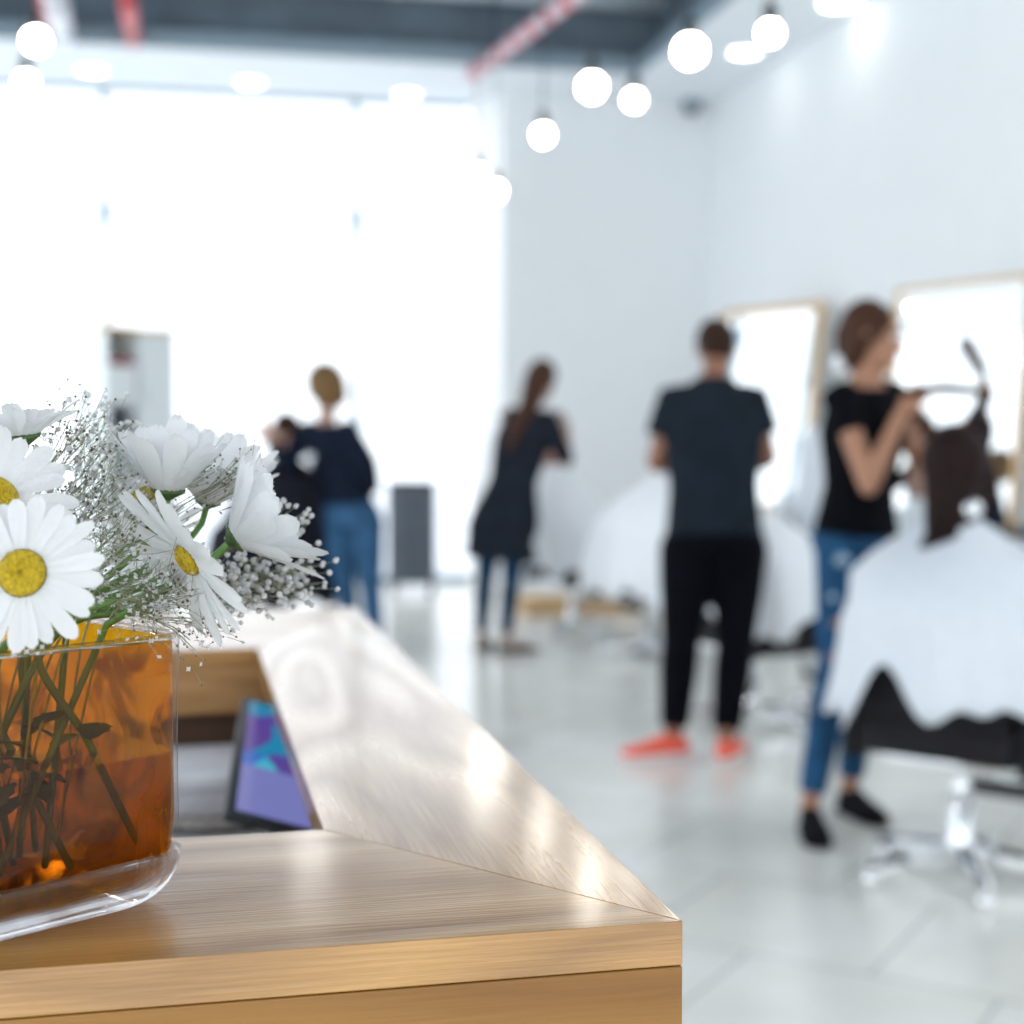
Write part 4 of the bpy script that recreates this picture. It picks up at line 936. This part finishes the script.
def seated(key, headz, s=1.0, lean=0.0, headfwd=.03, face=None, hlat=0):
    pos, ang = chairs[key]; a = TH + math.radians(ang); f = V((math.sin(a), math.cos(a), 0)); r = V((math.cos(a), -math.sin(a), 0))
    P = lambda x, y, z: pos + r * x + f * y + UP * z
    dz = headz - 1.17
    J = {}
    J['hipR'] = P(.09, -.06, .62 + dz * .2); J['hipL'] = P(-.09, -.06, .62 + dz * .2)
    J['knR'] = P(.11, .36, .60); J['knL'] = P(-.11, .36, .60)
    J['anR'] = P(.09, .50, .25); J['anL'] = P(-.09, .50, .25)
    J['toR'] = P(.10, .64, .215); J['toL'] = P(-.10, .64, .215)
    J['shR'] = P(.17 * s, -.10 + lean, headz - .27 * s); J['shL'] = P(-.17 * s, -.10 + lean, headz - .27 * s)
    J['elR'] = P(.23, .03, .70 + dz * .5); J['elL'] = P(-.23, .03, .70 + dz * .5)
    J['wrR'] = P(.14, .24, .715); J['wrL'] = P(-.14, .24, .715)
    J['haR'] = P(.09, .32, .71); J['haL'] = P(-.09, .32, .71)
    J['head'] = P(hlat, -.09 + lean + headfwd, headz); J['face'] = face or f.copy(); J['hup'] = UP.copy()
    return J, f, r, P
def cape(root, P, headz, m, seed=0, wid=1.0, hemz=.50, front=.62, folds=11, lobes=()):
    rnd = random.Random(seed); n = 96; ph = rnd.uniform(0, 6); R = []
    rows = [(headz - .125, .062, .060, .060, -.09), (headz - .155, .085, .075, .075, -.09), (headz - .205, .165, .11, .12, -.09), (headz - .25, .228, .18, .20, -.08), (max(.87, headz - .31), .280, .24, .26, -.07),
            (.80, .33 * wid, .30, .30, -.06), (.74, .355 * wid, .43, .305, -.05), (.695, .36 * wid, front * .9, .285, -.05), (lerp(.69, hemz, .4), .37 * wid, front * .97, .29, -.04), (lerp(.69, hemz, .7), .38 * wid, front * 1.0, .295, -.04), (hemz, .39 * wid, front * 1.02, .305, -.04)]
    for i, (z, w, fr, bk, cy) in enumerate(rows):
        ring = []; amp = max(0, (i - 2) / 8) ** .9
        for k in range(n):
            t = 2 * PI * k / n; cx, sy = math.cos(t), math.sin(t); e = .92 if i > 4 else 1
            fold = math.sin(folds * t + ph + .6 * math.sin(3 * t)) * .5 + math.sin(folds * 1.7 * t + ph * 2) * .25
            k2 = 1 + (.5 + fold * .5) * .21 * amp
            x = w * math.copysign(abs(cx) ** e, cx) * k2; y = (fr if sy > 0 else bk) * math.copysign(abs(sy) ** e, sy) * k2
            hz = z
            if i >= 4: k2 *= 1 + .03 * math.sin(7 * t + ph + i * .2)
            if i >= 8: hz += (-.055 * fold - .02 * math.sin(2 * t + ph)) * (i - 7) / 3 
            for (lt, lw, ld) in lobes:
                dt = (t - lt + PI) % (2 * PI) - PI
                if i >= 7: hz += ld * math.exp(-(dt / lw) ** 2) * (i - 6) / 4
            ring.append(P(x, y + cy + .0, hz))
        R.append(ring)
    # keep front rows draping over the knees
    return MB().rings(R, cap=False).build('cape', m, root, solid=.004)
# A: long dark hair, white cape
J, f_, r_, P = seated('A', 1.175, .98)
hd = at(957, 472, 4.32)
J['head'] = V((hd.x, hd.y, 1.165)); dh = J['head'] - P(0, -.06, 1.165)
for k in ('shR', 'shL'): J[k] += dh * .65
for k in ('elR', 'elL'): J[k] += (P(0, .05, 0) - P(0, 0, 0)) - (J[k] - P(0, .03, J[k].z)) * .12
root = empty('person', chairs['A'][0], 'seated client with long dark brown hair wearing a white cape at right', 'person')
body(root, J, M['skin3'], True, .98, .010)
for q in 'RL': shoe(root, J, q, M['shoe_black'], M['shoe_black'], .9)
mb = MB(); torso(mb, J, .004, lo=0, hi=1.0, female=True); sleeves(mb, J, .002, 1, True, .9); mb.build('blouse', mat('grey_blouse', (.3, .3, .33), .8), root, voxel=.012, sm=2)
trousers(root, J, M['denim_d'], .010, .9, 'jeans', True, waist=.1)
def PA(x, y, z, dh=dh): return P(x, y, z) + dh * max(0, min(1, (z - .6) / .4))
cape(root, PA, 1.175, M['cape'], 3, .80, .54, .54, 9, lobes=((3.95, .26, -.10), (4.45, .15, .08), (5.2, .35, -.04), (5.85, .3, .05)))
def dark_long(mb, c, fd, ud, sd):
    a = c - UP * .02
    for lt, w0, tip in ((-.01, .078, (936, 540)), (-.045, .06, (925, 548)), (.015, .06, (950, 536))):
        mb.tube([c + UP * .02 + RT * lt - FW * .02, c - UP * .10 + RT * (lt - .01) - FW * .055, c - UP * .19 + RT * (lt - .035) - FW * .085, at(tip[0], tip[1], 4.18)], [w0, w0 * .9, w0 * .62, w0 * .32], 12, round_=True)
    mb.tube([c + RT * .05 + UP * .03, c + RT * .075 - UP * .06 - FW * .02, c + RT * .06 - UP * .13 - FW * .04], [.05, .045, .02], 10, round_=True)
    # lock drawn up towards the stylist's hands
    hl = at(984, 398, 4.70)
    mb.tube(spline([c + UP * .06 + RT * .05, c + UP * .14 + RT * .09 + FW * .08, hl.lerp(c, .25), hl], 4), [.045] * 4 + [.034] * 4 + [.022] * 5, 10, round_=True)
hair_cap(root, J, M['hair_dark'], .98, .020, extra=dark_long, vox=.009)
MB().tube([at(905, 392, 4.57), at(945, 388, 4.64), at(986, 392, 4.70)], [.013, .017, .014], 8, round_=True).build('drawn_lock', M['hair_chest'], root)
MB().sph(at(973, 509, 4.08), .026).build('clip_glint', M['chrome'], root)
# B: client in front of the man
J, f_, r_, P = seated('B', 1.16, .95, face=None)
root = empty('person', chairs['B'][0], 'seated client in white cape hidden behind the man in coral shoes', 'person')
body(root, J, M['skin3'], True, .95, .012)
for q in 'RL': shoe(root, J, q, M['shoe_black'], M['shoe_black'], .9)
trousers(root, J, M['denim_d'], .010, .9, 'jeans', True, waist=.1)
cape(root, P, 1.16, M['cape_b'], 5, 1.0, .52, .66, 10, lobes=((PI * .15, .3, -.16), (PI * 1.85, .3, -.10), (PI * .85, .3, -.02)))
hair_cap(root, J, M['hair_short'], .95, .014, vox=.01)
# C
J, f_, r_, P = seated('C', 1.19, .95)
J['head'] = at(672, 448, 8.62); dhc = V((J['head'].x, J['head'].y, 0)) - V((P(0, -.06, 0).x, P(0, -.06, 0).y, 0)); 
for k in ('shR', 'shL'): J[k] += dhc * .7
root = empty('person', chairs['C'][0], 'seated client in white cape seen at the left elbow of the man', 'person')
body(root, J, M['skin3'], True, .95, .012)
for q in 'RL': shoe(root, J, q, M['shoe_black'], M['shoe_black'], .9)
trousers(root, J, M['denim_d'], .010, .9, 'jeans', True, waist=.1)
cape(root, lambda x, y, z: P(x, y, z) + dhc * .8 * max(0, min(1, (z - .6) / .4)), 1.19, M['cape_b'], 8, 1.0, .38, .60, 10, lobes=((PI * 1.1, .3, -.08),))
hair_cap(root, J, M['hair_short'], .95, .014, vox=.01)
# D
J, f_, r_, P = seated('D', 1.20, .92)
root = empty('person', chairs['D'][0], 'seated client in white cape in front of the far grey tunic woman', 'person')
J['head'] = at(553, 437, 9.5); dhd = V((J['head'].x, J['head'].y, 0)) - V((P(0, -.06, 0).x, P(0, -.06, 0).y, 0))
for k in ('shR', 'shL'): J[k] += dhd * .7
body(root, J, M['skin3'], True, .95, .012)
for q in 'RL': shoe(root, J, q, M['shoe_black'], M['shoe_black'], .9)
trousers(root, J, M['denim_d'], .010, .9, 'jeans', True, waist=.1)
cape(root, lambda x, y, z: P(x, y, z) + dhd * .9 * max(0, min(1, (z - .5) / .4)), 1.22, M['cape_b'], 11, .9, .45, .5, 9)
hair_cap(root, J, M['hair_brown'], .95, .014, vox=.01)
# E: child-like client in dark cape at left
J, f_, r_, P = seated('E', 1.31, .92, face=-RT * .8 - FW * .3 - UP * .2)
J['head'] = at(284, 434, 8.6); dhe = V((J['head'].x, J['head'].y, 0)) - V((P(0, -.06, 0).x, P(0, -.06, 0).y, 0))
for k in ('shR', 'shL'): J[k] += dhe * .8
root = empty('person', chairs['E'][0], 'short haired client seated under a dark cape at left', 'person')
body(root, J, M['skin3'], True, .92, .010)
for q in 'RL': shoe(root, J, q, M['shoe_black'], M['shoe_black'], .9)
trousers(root, J, M['denim_d'], .010, .9, 'jeans', True, waist=.1)
cape(root, lambda x, y, z: P(x, y, z) + dhe * max(0, min(1, (z - .5) / .5)), 1.29, M['darkcloth'], 14, 1.0, .32, .5, 9)
MB().sph(at(310, 457, 8.35), .032).build('clip_glint', M['chrome'], root)  # chrome ball added to stand in for a bright metallic glint
hair_cap(root, J, M['hair_short'], .95, .010, vox=.009)
# ------------------------------------------------------------------ mirrors and stations
def mirror(px_r, d_r, ang, w, z0, z1, label, lean=.05, fw=.055):
    pr = at(px_r, HOR, d_r); pr.z = 0; a = math.radians(ang)
    e_ = (-RT * math.sin(a) + FW * math.cos(a)).normalized(); n_ = (-RT * math.cos(a) - FW * math.sin(a)).normalized()
    upv = (UP - n_ * lean).normalized(); c = pr + e_ * w / 2 + UP * (z0 + z1) / 2; H = (z1 - z0) / 2
    root = empty('wall_mirror', V((c.x, c.y, z0)), label, 'mirror', 'framed salon mirrors at the right wall')
    MB().obox(c - n_ * .0, e_ * (w / 2 - fw * .6), upv * (H - fw * .6), n_ * .004).build('mirror_glass', M['mirror'], root, smooth=False)
    nf = n_ * .02
    for s in (-1, 1):
        MB().obox(c + e_ * s * (w / 2 - fw / 2) - n_ * .002, e_ * fw / 2, upv * H, nf).build('frame_side', M['frame'], root, bevel=.003)
        MB().obox(c + upv * s * (H - fw / 2) - n_ * .002, e_ * (w / 2 - fw - .0005), upv * fw / 2, nf).build('frame_rail', M['frame'], root, bevel=.003)
    # folding strut to the wall behind
    b0 = c - n_ * .024 + upv * H * .5
    MB().tube([b0, V((XW - .012, b0.y, b0.z))], .012, 8).build('wall_bracket', M['blackm'], root)
    return root
mirror(815, 10.5, 33.9, 1.04, .74, 2.24, 'tall oak framed mirror between the man and the ripped jeans woman', .11)
mirror(1022, 7.75, 31, .95, .70, 2.12, 'oak framed mirror reflecting the windows behind the brush hand', .09, .028)
def console(px, py, d, L, label, ang=12.45):
    c = at(px, py, d); root = empty('console_shelf', V((c.x, c.y, 0)), label, 'shelf', 'black styling shelves under the mirrors')
    x0 = c.x; z = c.z
    MB().box(x0 - .16, min(XW - .02, x0 + .24), c.y - L / 2, c.y + L / 2, z - .03, z).build('shelf_top', M['blackp'], root, bevel=.004)
    for y in (c.y - L / 2 + .04, c.y + L / 2 - .04): MB().box(x0 - .12, x0 - .08, y - .02, y + .02, 0, z - .031).build('leg', M['blackm'], root, smooth=False)
    for y in (c.y - L / 2 + .04, c.y + L / 2 - .04): MB().box(x0 + .16, x0 + .20, y - .02, y + .02, 0, z - .031).build('leg', M['blackm'], root, smooth=False)
    return c
c1 = console(786, 523, 9.6, 1.2, 'black styling shelf right of the man, under the tall mirror')
c2 = console(1030, 530, 7.6, 1.1, 'black styling shelf behind the long haired client')
# items on the first shelf
def on_shelf(name, px, c, r, h, m, label, cat, y=None):
    p = at(px, 520, c.y / math.cos(TH) if y is None else y); q = V((c.x + (px - 786) * 0, c.y, c.z))
    d = c.dot(FW) if y is None else y; p = at(px, 521, d); p = V((min(max(p.x, c.x - .1), c.x + .2), p.y, c.z + .0008))
    root = empty(name, p, label, cat)
    MB().lathe(p, [(r * .9, 0), (r, .006), (r, h * .68), (r * .7, h * .78), (r * .35, h * .80), (r * .35, h * .83)], 20).build('container', m, root)
    MB().lathe(p, [(r * .45, h * .832), (r * .45, h * .95), (r * .3, h)], 16).build('cap', M['white_trim'], root)
on_shelf('lotion_bottle', 779, c1, .055, .16, M['white_trim'], 'white bottle on the black shelf just right of the man', 'bottle')
on_shelf('spray_bottle', 791, c1, .045, .22, mat('frosted_white_plastic', (.75, .8, .85), .3), 'taller frosted white bottle on the black shelf beside the mirror', 'bottle')
c = at(822, 470, 7.2)
e = empty('hanging_towel', V((c.x, c.y, c.z + .3)), 'white towel hanging on a stand behind the ripped jeans woman', 'towel')
R = [[V((c.x, c.y, z)) + RT * (w * math.cos(t) * (1 + .12 * math.sin(5 * t))) + FW * (.03 * math.sin(t) * (1 + .3 * math.sin(4 * t))) for t in [2 * PI * k / 32 for k in range(32)]] for z, w in ((c.z + .20, .05), (c.z + .15, .10), (c.z - .1, .12), (c.z - .3, .11))]
MB().rings(R).build('towel_cloth', M['cape'], e)
e = empty('towel_stand', V((c.x, c.y, 0)), 'slim chrome stand holding the white towel behind the ripped jeans woman', 'stand')
MB().tube([(c.x, c.y, .02), (c.x, c.y, c.z + .20)], .010, 12).build('pole', M['chrome'], e)
MB().tube([V((c.x, c.y, c.z + .205)) - RT * .12, V((c.x, c.y, c.z + .205)) + RT * .12], .009, 10).build('bar', M['chrome'], e)
MB().lathe((c.x, c.y, 0), [(.15, 0), (.15, .01), (.03, .025), (.012, .03)], 24).build('base', M['chrome'], e)
# wooden footrests along the wall
def platform(px, py, w, l, h, label):
    p = onz(px, py, 0); root = empty('wooden_platform', p, label, 'footrest', None)
    MB().box(p.x - w / 2, p.x + w / 2, p.y - l / 2, p.y + l / 2, h - .03, h).build('deck_board', M['frame'], root, bevel=.004)
    MB().box(p.x - w / 2 + .02, p.x + w / 2 - .02, p.y - l / 2 + .02, p.y + l / 2 - .02, .0, h - .0305).build('support_frame', M['frame'], root, smooth=False)
platform(585, 612, 1.0, .35, .13, 'low oak footrest by the far wall behind the far caped client')
# ------------------------------------------------------------------ trolley, cabinet
c = onz(411, 596, 0)
e = empty('tool_trolley', c, 'dark grey drawer trolley standing by the window behind the blonde woman', 'trolley')
wv = .185; H = .92
def tb(x0, x1, y0, y1, z0, z1): return MB().obox(c + RT * (x0 + x1) / 2 + FW * (y0 + y1) / 2 + UP * (z0 + z1) / 2, RT * (x1 - x0) / 2, FW * (y1 - y0) / 2, UP * (z1 - z0) / 2)
gm = mat('dark_grey_plastic', (.075, .095, .12), .5); gm2 = mat('mid_grey_drawer', (.10, .125, .155), .45)
tb(-wv, wv, 0, .38, .10, H - .02).build('trolley_body', gm, e, bevel=.01)
tb(-wv - .01, wv + .01, -.01, .39, H - .02, H).build('tray_top', gm, e, bevel=.008)
for k in range(5):
    dr = tb(-wv + .02, wv - .02, -.018, -.001, .13 + k * .15, .27 + k * .15).build('drawer', gm2, e, bevel=.005)
    tb(-.06, .06, -.034, -.0185, .225 + k * .15, .24 + k * .15).build('handle', M['blackm'], dr, bevel=.003)
for sx in (-1, 1):
    for sy in (.05, .33):
        q = c + RT * sx * (wv - .03) + FW * sy; MB().tube([q + RT * -.015 + UP * .035, q + RT * .015 + UP * .035], .034, 16).build('caster', M['blackp'], e)
        MB().tube([q + UP * .06, q + UP * .1], .012, 8).build('caster_stem', M['chrome'], e)
# display cabinet
dC = 10.2; c = at(107, 441, dC); c.z = 0
ZT = CH + (HOR - 326) / F * dC
a1 = math.radians(42); u1 = RT * math.sin(a1) + FW * math.cos(a1); a2 = math.radians(48); u2 = -RT * math.sin(a2) + FW * math.cos(a2)
W1, W2 = .56, .40
e = empty('display_cabinet', c, 'tall white display cabinet before the bright window behind the flowers', 'cabinet')
def cbx(a0, a1_, b0, b1, z0, z1): return MB().obox(c + u1 * (a0 + a1_) / 2 + u2 * (b0 + b1) / 2 + UP * (z0 + z1) / 2, u1 * (a1_ - a0) / 2, u2 * (b1 - b0) / 2, UP * (z1 - z0) / 2)
cm = mat('cabinet_white_lacquer', (.80, .86, .88), .35, var=.02)
cbx(0, .02, 0, W2, .0, ZT - .031).build('side_wall', cm, e, smooth=False)
cbx(W1 - .02, W1, 0, W2, .0, ZT - .031).build('side_wall', cm, e, smooth=False)
cbx(.0205, W1 - .0205, W2 - .015, W2, .0, ZT - .031).build('back_wall', cm, e, smooth=False)
cbx(-.01, W1 + .01, -.01, W2 + .01, ZT - .03, ZT).build('top_board', M['frame'], e, smooth=False)
for z in (.08, .95, 1.28, 1.50, 1.75): cbx(.021, W1 - .021, .012, W2 - .016, z, z + .02).build('shelf', cm, e, smooth=False)
cbx(.26, .28, .0, W2 - .016, 1.30, ZT - .031).build('divider', cm, e, smooth=False)
dr = cbx(.285, W1 - .021, 0.002, .018, 1.30, ZT - .032).build('door', cm, e, smooth=False); cbx(.30, .31, -.02, .0, 1.5, 1.62).build('handle', M['chrome'], dr, smooth=False)
cbx(.021, .238, .0, .014, 1.521, 1.749).build('door', cm, e, smooth=False)
dr = cbx(.021, W1 - .021, -.012, .0, .10, .94).build('door', cm, e, smooth=False); cbx(.30, .31, -.03, -.0125, .8, .9).build('handle', M['chrome'], dr, smooth=False)
q = c + u1 * .14 + u2 * .10 + UP * 1.771
o = MB().obox(V((0, 0, .032)), u1 * .10, u2 * .06, UP * .032).build('red_box', mat('deep_red_card', (.25, .03, .05), .5), bevel=.004); o.location = q; tagit(o, 'deep red box on the top shelf of the white cabinet', 'box')
q = c + u1 * .14 + u2 * .10 + UP * 1.301
e2 = empty('dark_bag', q, 'dark pointed bag on the middle shelf of white cabinet', 'bag')
MB().rings([[q + u1 * w * math.cos(t) + u2 * d * math.sin(t) + UP * z for t in [2 * PI * k / 20 for k in range(20)]] for z, w, d in ((.001, .09, .06), (.06, .095, .06), (.12, .05, .04), (.155, .02, .015))]).build('bag_body', mat('dark_navy_leather', (.05, .05, .09), .5), e2)
MB().tube(spline([q + u1 * -.05 + UP * .12, q + UP * .185, q + u1 * .05 + UP * .12], 6), .006, 8).build('bag_handle', M['blackp'], e2)
# ------------------------------------------------------------------ light
w = bpy.data.worlds.new('world'); sc.world = w; w.use_nodes = True
bg = w.node_tree.nodes['Background']; bg.inputs['Color'].default_value = (.93, .965, 1, 1); bg.inputs['Strength'].default_value = .92

def lamp(x, y, z, pw, r=.16):  # unseen area lamps added under the ceiling to fill the room with light
    l = bpy.data.lights.new('fill_lamp', 'AREA'); l.shape = 'DISK'; l.size = r * 2; l.energy = pw * .52; l.color = (1, .965, .92)
    o = bpy.data.objects.new('fill_lamp', l); C.objects.link(o); o.location = (x, y, z - .03)
for y in (5.0, 2.4, 0, -2): lamp(3.9, y, ZC, 9, .22)
for x in (-5, -3, -1, 1): lamp(x, 12.2, ZC, 7)
for y in (9, 6, 3, 0): lamp(-2.6, y, ZC, 16, .22)
